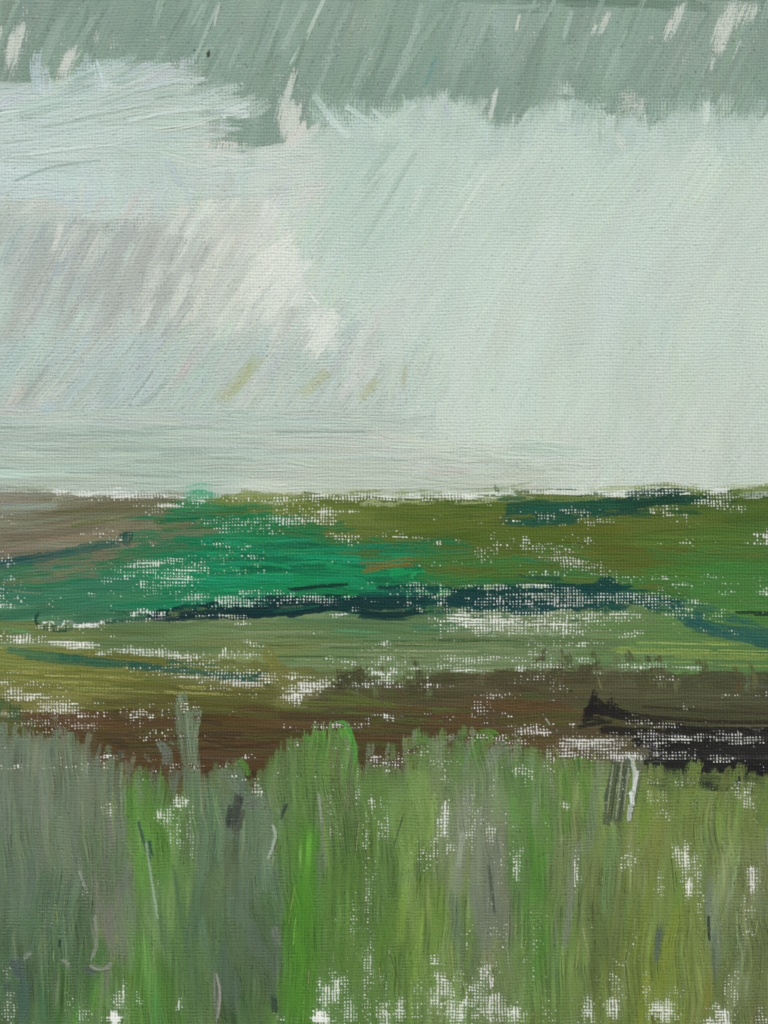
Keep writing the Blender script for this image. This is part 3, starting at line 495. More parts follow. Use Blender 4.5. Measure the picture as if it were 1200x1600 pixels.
many([([(352, 190), (380, 192), (396, 200)], 20, (134, 157, 146)), ([(350, 212), (385, 215)], 26, (131, 155, 143)), ([(372, 236), (388, 240)], 12, (138, 160, 149))], STORM, load=1.1, mix=.1, rag=.5)
# pale lane below the storm at centre left
many([([(400, 240), (440, 232), (500, 236)], 18, (192, 207, 198)), ([(480, 215), (440, 245), (380, 252)], 16, (194, 208, 201), dict(load=.9))], CLOUD, mix=.2, thick=.6)
many([([(510, 200), (513, 204)], 9, (172, 182, 130)), ([(528, 192), (532, 197)], 8, (170, 178, 122))], PALE, load=.8, mix=.5)

scumble([(490, 300), (478, 380), (500, 440), (530, 520), (560, 560)], 60, [(192, 206, 199), (200, 206, 201), (186, 204, 196)], [PALE, SHOWER, PALE], (14, 34), (60, 150), 118, 22)
scumble([(560, 545), (400, 560), (200, 545), (0, 550)], 60, [(180, 197, 193), (178, 186, 183), (184, 198, 194)], [MIST, SHOWER, MIST], (14, 30), (60, 130), 122, 14)
scumble([(635, 560), (640, 620), (650, 660)], 26, [(189, 204, 196), (186, 202, 194)], [PALE, MIST], (14, 30), (50, 120), 112, 18)
scumble([(0, 655), (300, 655), (640, 660)], 40, [(182, 197, 189), (180, 195, 188)], [MIST, MIST], (10, 20), (60, 160), 2, 8, jit=3.5)
scumble([(640, 690), (700, 710), (860, 715), (880, 750)], 34, [(190, 204, 194), (187, 198, 186)], [PALE, MIST], (12, 26), (60, 140), 4, 12, jit=3.5)
scumble([(-40, 158), (60, 150), (150, 126), (220, 116), (285, 124), (320, 145), (390, 172)], 40, [(152, 174, 164), (180, 200, 195), (190, 208, 205)], [STORM, CLOUD, CLOUD], (16, 36), (40, 110), -18, 9, load=.75, mix=.5, rag=.4)
scumble([(330, 180), (350, 215), (330, 240), (390, 250)], 26, [(188, 205, 200), (150, 172, 162), (196, 208, 204)], [CLOUD, STORM, CLOUD], (10, 24), (24, 60), 0, 7, load=.75, mix=.45, jit=3.5)
scumble([(0, 315), (130, 328), (260, 330), (330, 300), (480, 290)], 44, [(186, 203, 200), (182, 190, 188), (192, 205, 200)], [CLOUD, SHOWER, CLOUD], (12, 26), (30, 80), 110, 8)
scumble([(480, 165), (620, 190), (700, 150), (770, 195), (880, 165), (950, 190), (1100, 165), (1300, 178)], 70, [(160, 181, 171), (186, 205, 196), (192, 210, 203)], [STORM, PALE, PALE], (22, 46), (30, 80), 100, 8, load=.72, mix=.6, rag=.35, gap=.25, thick=.4)
# scraped places where the pale priming comes through
PR = (202, 211, 204)
many([([(1150, 2), (1136, 40), (1118, 92)], 24, PR), ([(1168, 8), (1150, 50)], 18, PR, dict(load=.7)), ([(1130, 20), (1112, 78)], 14, PR), ([(1182, 6), (1172, 40)], 12, PR, dict(load=.7)), ([(1066, 4), (1052, 44), (1038, 72)], 15, PR), ([(1050, 30), (1036, 66)], 10, PR, dict(load=.7)), ([(1156, 60), (1140, 100)], 10, PR, dict(load=.6)), ([(1116, 84), (1108, 118)], 9, PR, dict(load=.7)),
      ([(952, 16), (940, 48), (930, 58)], 11, PR), ([(932, 36), (922, 60)], 8, PR, dict(load=.7)), ([(966, 4), (962, 14)], 5, PR), ([(1022, 50), (1010, 70)], 8, PR, dict(load=.6)), ([(990, 146), (978, 178)], 26, PR, dict(load=.8)), ([(1002, 150), (996, 190)], 16, PR, dict(load=.65)), ([(890, 145), (880, 160)], 12, PR, dict(load=.6)), ([(776, 138), (764, 192)], 9, PR, dict(load=.95)),
      ([(124, 72), (106, 100), (98, 136)], 20, PR), ([(112, 78), (90, 120)], 16, PR, dict(load=.75)), ([(154, 48), (148, 68)], 8, PR, dict(load=.8)), ([(34, 34), (26, 70), (14, 110)], 18, PR, dict(load=.85)), ([(20, 50), (10, 110)], 12, PR, dict(load=.7)), ([(2, 40), (0, 66)], 5, PR),
      ([(462, 108), (448, 150), (436, 200)], 16, PR, dict(load=.7)), ([(464, 158), (452, 195), (446, 228)], 30, PR, dict(load=1.05)), ([(440, 150), (430, 200)], 12, PR, dict(load=.6)), ([(290, 224), (320, 220), (346, 228)], 16, PR), ([(330, 236), (360, 240), (380, 244)], 12, PR, dict(load=.85)), ([(112, 302), (98, 318)], 12, PR, dict(load=.9)), ([(60, 312), (40, 328), (20, 340)], 14, PR, dict(load=.9)), ([(56, 330), (36, 344)], 14, PR, dict(load=.7))],
     STORM, load=.68, gap=.95, mix=.2, thick=.25, rag=.9, dk=0, var=.04, soft=.26, lane=1.8, tap=.9)
many([([(462, 376), (420, 420), (372, 476)], 46, (212, 217, 211)), ([(476, 400), (444, 450), (400, 500)], 40, (210, 215, 210)), ([(430, 382), (398, 430)], 36, (214, 218, 213)), ([(522, 488), (506, 520), (480, 560)], 34, (214, 219, 214)), ([(500, 492), (480, 530)], 26, (210, 216, 211)), ([(362, 460), (330, 520)], 26, (204, 210, 204), dict(load=.75)), ([(300, 420), (262, 500)], 22, (200, 206, 200), dict(load=.7)), ([(96, 346), (80, 400)], 14, (204, 207, 203), dict(load=.75)), ([(292, 320), (262, 372)], 22, (200, 206, 200), dict(load=.75))],
     SHOWER, load=.95, gap=.5, mix=.2, thick=.3, rag=.6, dk=.3, var=.04)
many([([(398, 395), (352, 466), (330, 500)], 18, (178, 186, 180)), ([(468, 468), (446, 510), (430, 546)], 22, (182, 188, 182)), ([(330, 336), (290, 410), (262, 460)], 22, (176, 184, 180), dict(load=.8)), ([(250, 350), (216, 420), (190, 480)], 24, (168, 173, 170), dict(load=.8)), ([(150, 350), (110, 430), (84, 490)], 22, (158, 165, 164), dict(load=.8)), ([(90, 356), (50, 430), (26, 480)], 22, (158, 166, 165), dict(load=.8)), ([(200, 345), (168, 410)], 16, (158, 168, 168), dict(load=.75)), ([(40, 345), (4, 420)], 16, (156, 170, 171), dict(load=.75)), ([(508, 502), (526, 528)], 4, (116, 124, 118), dict(load=.7)), ([(516, 520), (532, 528)], 4, (100, 108, 104), dict(load=.7)), ([(482, 456), (500, 478)], 4, (222, 226, 223))],
     SHOWER, load=.9, gap=.6, mix=.25, thick=.5, rag=.7, var=.08)
many([([(406, 556), (370, 600), (334, 634)], 30, (170, 182, 144)), ([(394, 578), (352, 628)], 16, (174, 185, 150)), ([(516, 578), (466, 626)], 28, (178, 189, 156)), ([(590, 592), (556, 630)], 24, (180, 190, 158)), ([(632, 570), (630, 616)], 12, (178, 184, 152), dict(load=.6)), ([(618, 614), (612, 628)], 7, (138, 148, 112)), ([(330, 560), (280, 620)], 34, (172, 204, 188)), ([(290, 590), (262, 630)], 24, (172, 206, 190), dict(load=.7)), ([(76, 572), (30, 640)], 14, (164, 174, 170)), ([(82, 628), (62, 660)], 22, (178, 198, 206))],
     MIST, load=.66, gap=.7, mix=.45, thick=.5, rag=.7, var=.07)
many([([(430, 262), (470, 258), (510, 250)], 22, (196, 208, 199)), ([(400, 290), (450, 280), (490, 268)], 18, (194, 207, 200))], CLOUD, load=.8, mix=.4, thick=.4)
specks([(-100, -100), (1300, -100), (1300, 170), (-100, 95)], 900, 112, .74)
specks([(480, 210), (1300, 200), (1300, 740), (620, 740), (480, 420)], 700, 110, .86)
specks([(-100, 330), (480, 330), (600, 650), (-100, 650)], 700, 120, .8)
specks([(-100, 110), (360, 120), (360, 320), (-100, 320)], 240, -8, .8)

# =================================================================== land
# ---- left brown hill
bh_cols = [(0, 772, 150, 150, 134), (60, 775, 148, 148, 130), (0, 800, 128, 120, 104), (60, 820, 124, 112, 96), (0, 850, 126, 112, 98), (100, 795, 112, 108, 84), (110, 830, 122, 114, 92), (150, 800, 116, 112, 84), (160, 835, 128, 116, 94), (220, 800, 118, 108, 84), (240, 825, 112, 112, 82), (100, 855, 124, 112, 94), (280, 790, 108, 110, 76), (200, 870, 114, 112, 88), (60, 880, 112, 116, 96)]
fill([(-120, 768), (290, 778), (300, 800), (270, 850), (200, 885), (-120, 900)], 120, (10, 20), (70, 170), lambda x, y: -4, bh_cols, BROWNHILL, stk=.05, jag=40., jang=4, jcol=3, load=1.2, var=.09, thick=.5, mix=.15, col2j=8)
many([([(0, 792), (40, 791), (92, 790)], 9, (146, 156, 152), dict(load=.9)), ([(0, 802), (60, 798)], 7, (134, 138, 126), dict(load=.7)), ([(80, 800), (180, 796), (280, 797)], 6, (104, 98, 66), dict(load=.8)), ([(110, 822), (150, 815), (210, 808)], 7, (104, 106, 60), dict(load=.65)), ([(60, 845), (130, 838), (200, 830)], 9, (146, 124, 104), dict(load=.7)), ([(0, 862), (70, 850)], 8, (140, 118, 104), dict(load=.7)), ([(0, 835), (8, 838)], 8, (88, 92, 92), dict(load=.7))], BROWNHILL, mix=.2, thick=.5)

# ---- olive hill along the skyline
ol_cols = [(340, 785, 138, 148, 88), (420, 782, 130, 138, 72), (420, 800, 110, 118, 58), (480, 830, 98, 112, 58), (500, 785, 118, 126, 58), (600, 790, 112, 120, 56), (600, 812, 97, 106, 42), (600, 840, 92, 104, 42), (690, 790, 104, 112, 48), (700, 830, 92, 104, 38), (650, 862, 88, 105, 44), (720, 870, 80, 108, 46), (780, 800, 92, 104, 42), (780, 850, 92, 102, 40), (780, 890, 78, 112, 48),
           (860, 830, 96, 102, 38), (850, 875, 84, 108, 46), (930, 830, 97, 100, 36), (960, 870, 96, 96, 36), (1020, 815, 96, 104, 42), (1050, 850, 94, 102, 38), (1020, 885, 92, 98, 38), (1100, 820, 92, 106, 44), (1180, 800, 88, 102, 46), (1120, 860, 80, 112, 48), (1190, 850, 84, 108, 46), (1200, 890, 78, 116, 54), (1100, 890, 78, 116, 54)]
fill([(315, 782), (480, 776), (620, 782), (760, 782), (790, 772), (960, 782), (1120, 772), (1320, 764), (1320, 905), (700, 905), (560, 850), (400, 842), (330, 810)], 330, (11, 26), (90, 220), lambda x, y: 1 - 3 * (x - 700) / 1000., ol_cols, OLIVEHILL, jag=40., jang=3, jcol=3, load=1.3, var=.06, thick=.5, mix=.14, col2j=6, fade=.2, stk=.04)
fill([(330, 768), (560, 768), (760, 764), (1320, 754), (1320, 772), (700, 788), (330, 790)], 26, (7, 14), (60, 160), -1, [(400, 770, 158, 164, 112), (600, 770, 160, 168, 120), (760, 768, 168, 172, 122), (900, 762, 176, 180, 140), (1180, 756, 150, 158, 84)], OLIVEHILL, jang=2, load=.72, thick=.4, mix=.35)
# greener paint on the right hill
gr_cols = [(700, 895, 70, 118, 56), (800, 900, 72, 116, 54), (900, 905, 72, 112, 58), (1000, 905, 76, 116, 56), (1050, 890, 84, 112, 48), (1100, 870, 78, 120, 54), (1120, 900, 74, 124, 58), (1190, 900, 74, 118, 56), (1100, 940, 82, 128, 60), (1200, 950, 86, 124, 62), (1050, 930, 72, 116, 62), (1190, 985, 96, 124, 66), (980, 975, 100, 132, 84), (1060, 1000, 102, 130, 76)]
fill([(690, 880), (860, 880), (1000, 898), (1080, 880), (1130, 860), (1320, 868), (1320, 990), (1060, 1000), (960, 985), (880, 930), (690, 925)], 150, (10, 22), (70, 170), 1, gr_cols, OLIVEHILL, stk=.05, jag=50., jang=3, jcol=3, load=1.2, var=.07, thick=.5, mix=.18, col2j=7)
many([([(1080, 872), (1110, 858), (1150, 868)], 16, (76, 120, 54)), ([(800, 870), (850, 880), (900, 884)], 9, (60, 120, 80), dict(load=.8)), ([(880, 862), (940, 866)], 8, (110, 108, 40)), ([(1000, 945), (1120, 952), (1200, 962)], 6, (120, 144, 70), dict(load=.6))], OLIVEHILL, mix=.2)

# ---- emerald field
em_cols = [(300, 770, 110, 184, 150), (310, 790, 84, 140, 100), (270, 820, 68, 112, 78), (330, 820, 46, 116, 74), (300, 850, 38, 124, 82), (400, 850, 34, 128, 84), (430, 830, 52, 128, 84), (350, 880, 32, 126, 80), (450, 870, 30, 132, 88), (480, 840, 46, 120, 74), (540, 860, 32, 124, 76), (560, 890, 28, 134, 84), (520, 905, 30, 136, 86), (640, 890, 34, 144, 86), (640, 912, 30, 128, 80), (690, 900, 48, 124, 66), (600, 868, 48, 116, 66),
           (220, 880, 66, 120, 86), (180, 900, 52, 122, 86), (260, 905, 34, 128, 84), (250, 935, 46, 128, 92), (150, 930, 66, 122, 92), (90, 905, 72, 118, 90), (30, 910, 78, 122, 96), (30, 945, 72, 124, 98), (100, 960, 80, 120, 92), (330, 925, 28, 138, 94), (420, 905, 30, 134, 88), (200, 960, 86, 116, 88), (60, 975, 82, 122, 86), (0, 985, 92, 128, 84)]
fill([(265, 800), (330, 790), (430, 800), (480, 835), (560, 850), (700, 868), (720, 930), (600, 950), (420, 942), (300, 955), (-120, 990), (-120, 890), (120, 880), (220, 860)], 300, (10, 24), (70, 190), lambda x, y: (-4 if x < 300 else 1), em_cols, EMERALD, stk=.05, jang=3.5, jcol=3.5, load=1.28, var=.09, thick=.5, mix=.14, col2j=9, jag=55.)
many([([(298, 772), (320, 775), (345, 778)], 26, (104, 182, 148), dict(load=.75, mix=.4)), ([(290, 788), (340, 792)], 16, (92, 150, 110), dict(load=.8)), ([(150, 895), (100, 905), (0, 915)], 7, (120, 124, 96), dict(load=.6)), ([(200, 862), (160, 875), (130, 890)], 9, (130, 116, 90), dict(load=.75)), ([(0, 920), (60, 928), (90, 930)], 4, (130, 140, 110), dict(load=.6)),
      ([(250, 815), (290, 810), (340, 830)], 8, (86, 108, 62), dict(load=.7)), ([(200, 846), (270, 838), (330, 850)], 9, (100, 112, 76), dict(load=.6)), ([(40, 905), (120, 900)], 5, (126, 126, 100), dict(load=.6)), ([(610, 895), (690, 886)], 14, (34, 150, 90)), ([(640, 905), (655, 890)], 8, (60, 160, 100), dict(load=.7)), ([(650, 872), (760, 872)], 7, (70, 120, 62), dict(load=.7)),
      ([(400, 868), (520, 862)], 6, (60, 150, 104), dict(load=.6)), ([(300, 928), (380, 920)], 6, (40, 156, 106), dict(load=.7)), ([(360, 900), (470, 896)], 4, (70, 150, 104), dict(load=.55))], EMERALD, mix=.2)

scumble([(280, 805), (430, 805), (520, 845), (620, 862), (700, 880), (700, 925)], 70, [(40, 122, 78), (88, 108, 56), (54, 118, 70)], [EMERALD, OLIVEHILL, EMERALD], (7, 18), (40, 130), 1, 11, load=.85, mix=.3, jit=3.5)
scumble([(-20, 900), (120, 885), (240, 850), (300, 810)], 60, [(60, 122, 86), (116, 112, 88), (76, 116, 82)], [EMERALD, BROWNHILL, EMERALD], (7, 16), (40, 120), -6, 12, load=.8, mix=.3, jit=3.5)
scumble([(280, 860), (450, 875), (640, 895)], 50, [(26, 104, 72), (36, 150, 106), (30, 126, 88)], [EMERALD] * 3, (6, 16), (50, 150), 0, 24, load=.85, mix=.25, jit=3.5)
scumble([(700, 880), (900, 890), (1000, 902), (1090, 875), (1200, 868)], 50, [(80, 116, 54), (98, 104, 44), (84, 112, 50)], [OLIVEHILL] * 3, (8, 18), (50, 140), 1, 12, load=.85, mix=.3, jit=3.5)
# ---- sage field
sg_cols = [(0, 1000, 112, 128, 78), (100, 1000, 118, 128, 78), (200, 1000, 104, 124, 80), (260, 985, 100, 122, 84), (330, 980, 108, 128, 90), (400, 970, 112, 130, 90), (330, 1005, 112, 124, 76), (400, 1020, 120, 130, 84), (500, 980, 108, 126, 84), (500, 1010, 116, 134, 92), (560, 970, 84, 122, 88), (600, 990, 110, 128, 86), (600, 1030, 118, 134, 92), (660, 980, 92, 122, 84), (700, 1010, 120, 134, 94), (720, 1040, 112, 126, 86), (640, 1060, 108, 122, 78),
           (800, 1000, 118, 136, 100), (820, 1030, 116, 128, 92), (900, 1010, 112, 132, 88), (900, 1040, 112, 122, 86), (1000, 1000, 104, 134, 80), (1000, 1030, 104, 128, 82), (1100, 1010, 98, 132, 74), (1100, 1035, 98, 126, 76), (1200, 1000, 88, 124, 68), (1200, 1035, 96, 128, 74), (440, 1050, 118, 128, 76)]
fill([(-120, 975), (120, 978), (260, 972), (420, 955), (560, 950), (680, 940), (700, 925), (960, 925), (1060, 960), (1100, 990), (1320, 1000), (1320, 1058), (860, 1058), (560, 1068), (440, 1062), (300, 1030), (-120, 1012)], 270, (10, 22), (90, 240), 1, sg_cols, SAGE, jang=1.6, jcol=3, load=1.28, var=.09, thick=.55, mix=.14, col2j=8, groove=.8, jag=40., stk=.07)
for k in range(18):
    x = rng.uniform(950, 1150); y = rng.uniform(1000, 1040)
    stroke([(x, y), (x + 150, y + 4)], rng.uniform(2.5, 4.5), np.array((138, 156, 84)) + rng.normal(0, 8), rid=SAGE, load=.62, thick=.5)
for k in range(16):
    x = rng.uniform(380, 700); y = rng.uniform(985, 1050)
    stroke([(x, y), (x + rng.uniform(80, 200), y + 1)], rng.uniform(2.5, 4.5), np.array((142, 152, 116)) + rng.normal(0, 8), rid=SAGE, load=.58, thick=.5)
for k in range(12):
    x = rng.uniform(380, 700); y = rng.uniform(985, 1030)
    stroke([(x, y), (x + rng.uniform(80, 200), y + 1)], rng.uniform(2.5, 4.), np.array((78, 98, 62)) + rng.normal(0, 6), rid=SAGE, load=.6, thick=.3)
many([([(520, 984), (600, 988)], 5, (90, 150, 104), dict(load=.6)), ([(640, 980), (760, 984)], 10, (70, 118, 88), dict(load=.7)), ([(0, 985), (60, 990)], 10, (100, 150, 100), dict(load=.6)), ([(820, 1000), (900, 1020)], 16, (128, 136, 112), dict(load=.7)), ([(740, 990), (940, 988)], 14, (150, 170, 140), dict(load=.5))], SAGE, mix=.2)

many([([(566, 894), (600, 887), (640, 880)], 6, (126, 102, 36)), ([(562, 880), (600, 879), (645, 870)], 5, (120, 100, 38), dict(load=.9)), ([(570, 888), (610, 884), (650, 884)], 7, (116, 98, 40), dict(load=.8)), ([(640, 876), (656, 874)], 5, (112, 100, 44), dict(load=.8))], OCHRE, load=1.15, gap=.2, mix=.2, thick=.9, dk=.4)
# ---- dark hedges
under([(700, 922), (780, 918), (960, 914), (1050, 936), (1060, 952), (960, 950), (820, 958), (700, 952)], [(700, 930, 18, 66, 66), (850, 945, 18, 70, 70), (1000, 940, 24, 80, 72)], HEDGE_R, 1, jag=40., load=1.25)
under([(270, 958), (420, 942), (560, 930), (700, 928), (690, 952), (620, 964), (540, 958), (420, 962), (280, 968)], [(300, 958, 16, 60, 62), (450, 945, 14, 54, 60), (620, 950, 16, 60, 64)], HEDGE_M, -3, jag=40., load=1.25)
under([(800, 796), (880, 788), (985, 776), (1090, 768), (1100, 782), (960, 800), (890, 815), (800, 816)], [(820, 805, 28, 78, 72), (950, 785, 22, 70, 64), (1060, 775, 20, 66, 60)], HEDGE_TOP, -3, jag=40., load=1.25)
many([([(640, 860), (700, 862)], 3, (60, 100, 60), dict(load=.5))], OLIVEHILL)
many([
    ([(-20, 888), (40, 878), (90, 868), (140, 858), (190, 850)], 13, (42, 84, 78)), ([(-20, 882), (60, 868), (120, 860)], 8, (36, 74, 72)), ([(100, 862), (160, 848), (204, 842)], 11, (40, 86, 74), dict(load=.9)), ([(192, 832), (196, 846), (204, 852)], 14, (34, 78, 72)), ([(186, 838), (204, 834), (202, 850)], 8, (30, 72, 66)), ([(0, 878), (50, 870)], 9, (34, 70, 76)),
], HEDGE_L, gap=.15, load=1.15, mix=.25, var=.14, thick=.6, dk=.5, rag=.6)
many([
    ([(60, 958), (56, 972), (78, 984), (110, 986)], 6, (34, 72, 62), dict(load=.85)), ([(60, 976), (120, 980), (190, 970), (250, 968)], 8, (52, 92, 76), dict(load=.7)), ([(120, 975), (200, 968), (280, 962)], 7, (58, 98, 78), dict(load=.7)), ([(168, 952), (220, 962)], 4, (46, 92, 74), dict(load=.6)),
    ([(230, 962), (300, 952), (380, 940), (470, 932)], 15, (16, 58, 62)), ([(240, 966), (330, 962), (430, 958), (520, 948)], 15, (12, 50, 58)), ([(270, 955), (340, 948), (420, 942)], 16, (12, 52, 60)), ([(400, 945), (480, 938), (560, 936)], 22, (14, 56, 62)), ([(360, 965), (440, 958), (530, 950)], 10, (14, 52, 58)), ([(380, 960), (460, 955)], 12, (12, 48, 56)),
    ([(455, 922), (500, 917), (546, 913)], 6, (14, 64, 58), dict(load=.95)), ([(448, 920), (470, 921)], 4, (16, 60, 58)), ([(588, 919), (625, 918), (662, 915)], 6, (16, 76, 74), dict(load=.9)), ([(600, 925), (680, 922), (730, 925)], 12, (18, 84, 78), dict(load=.9)), ([(640, 916), (700, 920)], 8, (16, 70, 72)),
    ([(535, 946), (600, 944), (670, 942)], 26, (16, 60, 64)), ([(560, 960), (620, 964), (670, 955)], 14, (14, 58, 60)), ([(530, 940), (580, 938), (640, 934)], 18, (14, 58, 64)), ([(640, 945), (700, 940), (740, 938)], 20, (18, 76, 70)), ([(560, 930), (640, 928), (710, 928)], 10, (18, 88, 80), dict(load=.9)), ([(670, 960), (720, 955)], 12, (26, 92, 74), dict(load=.8)),
], HEDGE_M, load=1.25, mix=.12, var=.12, thick=.45, rag=.7)
many([
    ([(690, 925), (780, 926), (880, 920), (960, 922)], 18, (16, 66, 66)), ([(690, 940), (800, 942), (920, 936), (1030, 940)], 20, (14, 62, 66)), ([(720, 952), (820, 950), (900, 948), (960, 945)], 16, (18, 72, 72)), ([(760, 918), (860, 916), (940, 918)], 12, (18, 70, 64)), ([(900, 930), (980, 934), (1050, 944)], 20, (18, 72, 70)), ([(730, 965), (800, 962), (900, 958)], 12, (26, 88, 86), dict(load=.85)), ([(740, 990), (770, 985), (790, 992)], 14, (40, 94, 82), dict(load=.9)),
    ([(930, 918), (950, 908), (970, 924)], 20, (16, 70, 66)), ([(960, 928), (1040, 938)], 14, (22, 84, 78)), ([(700, 978), (780, 976)], 8, (50, 110, 86), dict(load=.8)),
], HEDGE_R, load=1.18, mix=.12, var=.12, thick=.4, rag=.8)
many([
    ([(1020, 945), (1070, 955), (1120, 970)], 16, (34, 92, 82)), ([(1050, 958), (1090, 972), (1150, 988), (1210, 1006)], 20, (38, 96, 88)), ([(1070, 970), (1110, 985), (1170, 998), (1220, 1012)], 18, (34, 90, 86)), ([(1080, 958), (1140, 968), (1180, 972)], 18, (48, 100, 84), dict(load=.85)), ([(1130, 985), (1200, 992), (1320, 1015)], 22, (40, 94, 84)),
    ([(1040, 940), (1090, 945), (1140, 965)], 12, (52, 104, 80), dict(load=.7)), ([(1180, 1004), (1250, 1014), (1320, 1030)], 16, (42, 94, 80)), ([(1080, 985), (1110, 990)], 6, (40, 84, 60), dict(load=.7)),
], HEDGE_TAIL, load=1.05, mix=.2, var=.12, thick=.4, rag=.7)
many([([(1148, 957), (1175, 957), (1215, 958)], 6, (24, 52, 40)), ([(1178, 960), (1230, 960)], 6, (22, 48, 38))], HEDGE_TICK, gap=.1, load=1.1, mix=.1, thick=.5, dk=.7)
many([
    ([(785, 808), (850, 800), (920, 795), (975, 790)], 26, (28, 78, 70)), ([(790, 792), (860, 788), (960, 782)], 18, (28, 82, 70)), ([(790, 815), (850, 816), (910, 812)], 14, (34, 86, 76)), ([(830, 805), (900, 802), (1000, 795)], 22, (24, 76, 70)), ([(975, 772), (1020, 768), (1080, 766)], 10, (20, 66, 58)), ([(960, 790), (1020, 784), (1070, 776)], 20, (20, 66, 60)), ([(1030, 768), (1050, 778), (1090, 780)], 18, (18, 62, 60)),
    ([(1060, 785), (1120, 778), (1150, 785)], 16, (24, 72, 66)), ([(1040, 800), (1100, 802)], 10, (36, 84, 60), dict(load=.8)), ([(985, 805), (1060, 800)], 10, (40, 88, 66), dict(load=.8)), ([(772, 758), (778, 768), (790, 778)], 8, (36, 84, 72), dict(load=.7)), ([(776, 780), (830, 778)], 9, (50, 96, 80), dict(load=.75)),
    ([(800, 768), (880, 766), (950, 772)], 7, (60, 100, 76), dict(load=.55)), ([(1158, 774), (1200, 772), (1330, 770)], 10, (26, 72, 52)), ([(900, 775), (960, 770)], 6, (30, 78, 68), dict(load=.7)), ([(1140, 772), (1200, 766)], 5, (40, 84, 50), dict(load=.7)), ([(810, 800), (900, 792)], 20, (28, 84, 76)),
], HEDGE_TOP, load=1.2, mix=.12, var=.1, thick=.45, rag=.7)

scumble([(700, 918), (860, 914), (1040, 935)], 18, [(20, 74, 70), (60, 112, 62), (16, 66, 68)], [HEDGE_R, OLIVEHILL, HEDGE_R], (5, 11), (30, 90), 1, 6, load=.8, mix=.25, jit=3.5)
scumble([(700, 955), (860, 955), (1040, 950)], 18, [(24, 84, 80), (104, 124, 84), (20, 72, 74)], [HEDGE_R, SAGE, HEDGE_R], (5, 11), (30, 90), -1, 6, load=.8, mix=.25, jit=3.5)
scumble([(240, 962), (420, 950), (560, 948), (690, 955)], 18, [(16, 58, 62), (26, 96, 76), (96, 120, 80)], [HEDGE_M, EMERALD, SAGE], (5, 11), (40, 110), -2, 8, load=.8, mix=.25, jit=3.5)
scumble([(1030, 945), (1120, 970), (1220, 1000)], 14, [(44, 98, 84), (86, 120, 62), (36, 90, 84)], [HEDGE_TAIL, OLIVEHILL, HEDGE_TAIL], (6, 12), (30, 90), 14, 9, load=.8, mix=.25, jit=3.5)
scumble([(785, 815), (900, 808), (1000, 795)], 14, [(34, 84, 70), (94, 104, 44), (30, 78, 68)], [HEDGE_TOP, OLIVEHILL, HEDGE_TOP], (6, 12), (30, 90), -3, 6, load=.8, mix=.25, jit=3.5)
many([([(535, 944), (600, 942), (672, 940)], 24, (16, 58, 60)), ([(565, 958), (620, 961), (668, 952)], 12, (14, 52, 56)), ([(420, 944), (480, 938), (545, 936)], 16, (14, 54, 58)), ([(280, 962), (340, 956), (430, 952)], 12, (14, 52, 56)), ([(455, 921), (500, 916), (546, 913)], 6, (14, 58, 54)), ([(590, 918), (625, 917), (664, 914)], 7, (16, 70, 68))], HEDGE_M, load=1.2, mix=.08, rag=.6, thick=.45)
many([([(700, 926), (800, 926), (900, 922)], 14, (16, 64, 62)), ([(760, 942), (880, 940), (990, 938)], 14, (14, 60, 62)), ([(925, 922), (950, 912), (975, 926)], 16, (16, 66, 64))], HEDGE_R, load=1.15, mix=.08, rag=.7, thick=.4)
# soft skyline and the green smear that rises above it
scumble([(330, 776), (600, 775), (780, 770), (1000, 764), (1300, 760)], 40, [(192, 200, 186), (150, 156, 104), (128, 136, 76)], [MIST, OLIVEHILL, OLIVEHILL], (9, 16), (60, 140), -1, 5, load=.55, mix=.5, dk=.8, thick=.2, jit=3.5)
many([([(292, 764), (318, 760), (345, 766)], 22, (120, 190, 160), dict(load=.75, mix=.5)), ([(285, 776), (318, 774), (350, 780)], 24, (84, 168, 128), dict(load=.8, mix=.4)), ([(276, 792), (320, 790), (352, 796)], 20, (72, 136, 92), dict(load=.8, mix=.35))], EMERALD, dk=.45, rag=.8)
scumble([(-20, 768), (120, 768), (270, 776)], 30, [(176, 186, 174), (142, 140, 122)], [MIST, BROWNHILL], (5, 10), (40, 110), 1, 5, load=.6, mix=.45, dk=.7, jit=3.5)
# ---- olive bank, lower left
bk_cols = [(0, 1035, 112, 118, 58), (60, 1030, 116, 122, 58), (0, 1060, 104, 108, 46), (60, 1060, 114, 116, 50), (120, 1050, 112, 118, 54), (200, 1060, 112, 112, 46), (200, 1045, 110, 116, 56), (280, 1075, 100, 100, 44), (350, 1085, 92, 92, 42), (430, 1060, 108, 108, 50), (430, 1095, 88, 86, 40), (150, 1085, 108, 106, 46), (80, 1085, 120, 116, 66), (480, 1110, 82, 84, 40), (300, 1105, 84, 82, 42), (220, 1105, 88, 88, 42), (0, 1090, 110, 110, 60), (560, 1110, 76, 78, 40), (330, 1040, 108, 116, 60)]
fill([(-120, 1015), (100, 1020), (250, 1030), (420, 1035), (455, 1060), (470, 1110), (560, 1122), (330, 1128), (200, 1115), (-120, 1105)], 190, (10, 22), (70, 190), 3, bk_cols, BANK, jang=2, jcol=3, load=1.25, var=.09, thick=.55, mix=.14, col2j=8)
for k in range(26):
    x = rng.uniform(-30, 300); y = rng.uniform(1040, 1085)
    stroke([(x, y), (x + rng.uniform(60, 150), y + 4)], rng.uniform(2.5, 4.), np.array((140, 140, 76)) + rng.normal(0, 10), rid=BANK, load=.58, thick=.5)
many([([(412, 1010), (430, 1040), (448, 1072)], 24, (116, 116, 52), dict(load=.8)), ([(445, 1045), (440, 1090)], 14, (104, 104, 46)), ([(180, 1108), (235, 1112)], 10, (98, 104, 46))], BANK, mix=.15)
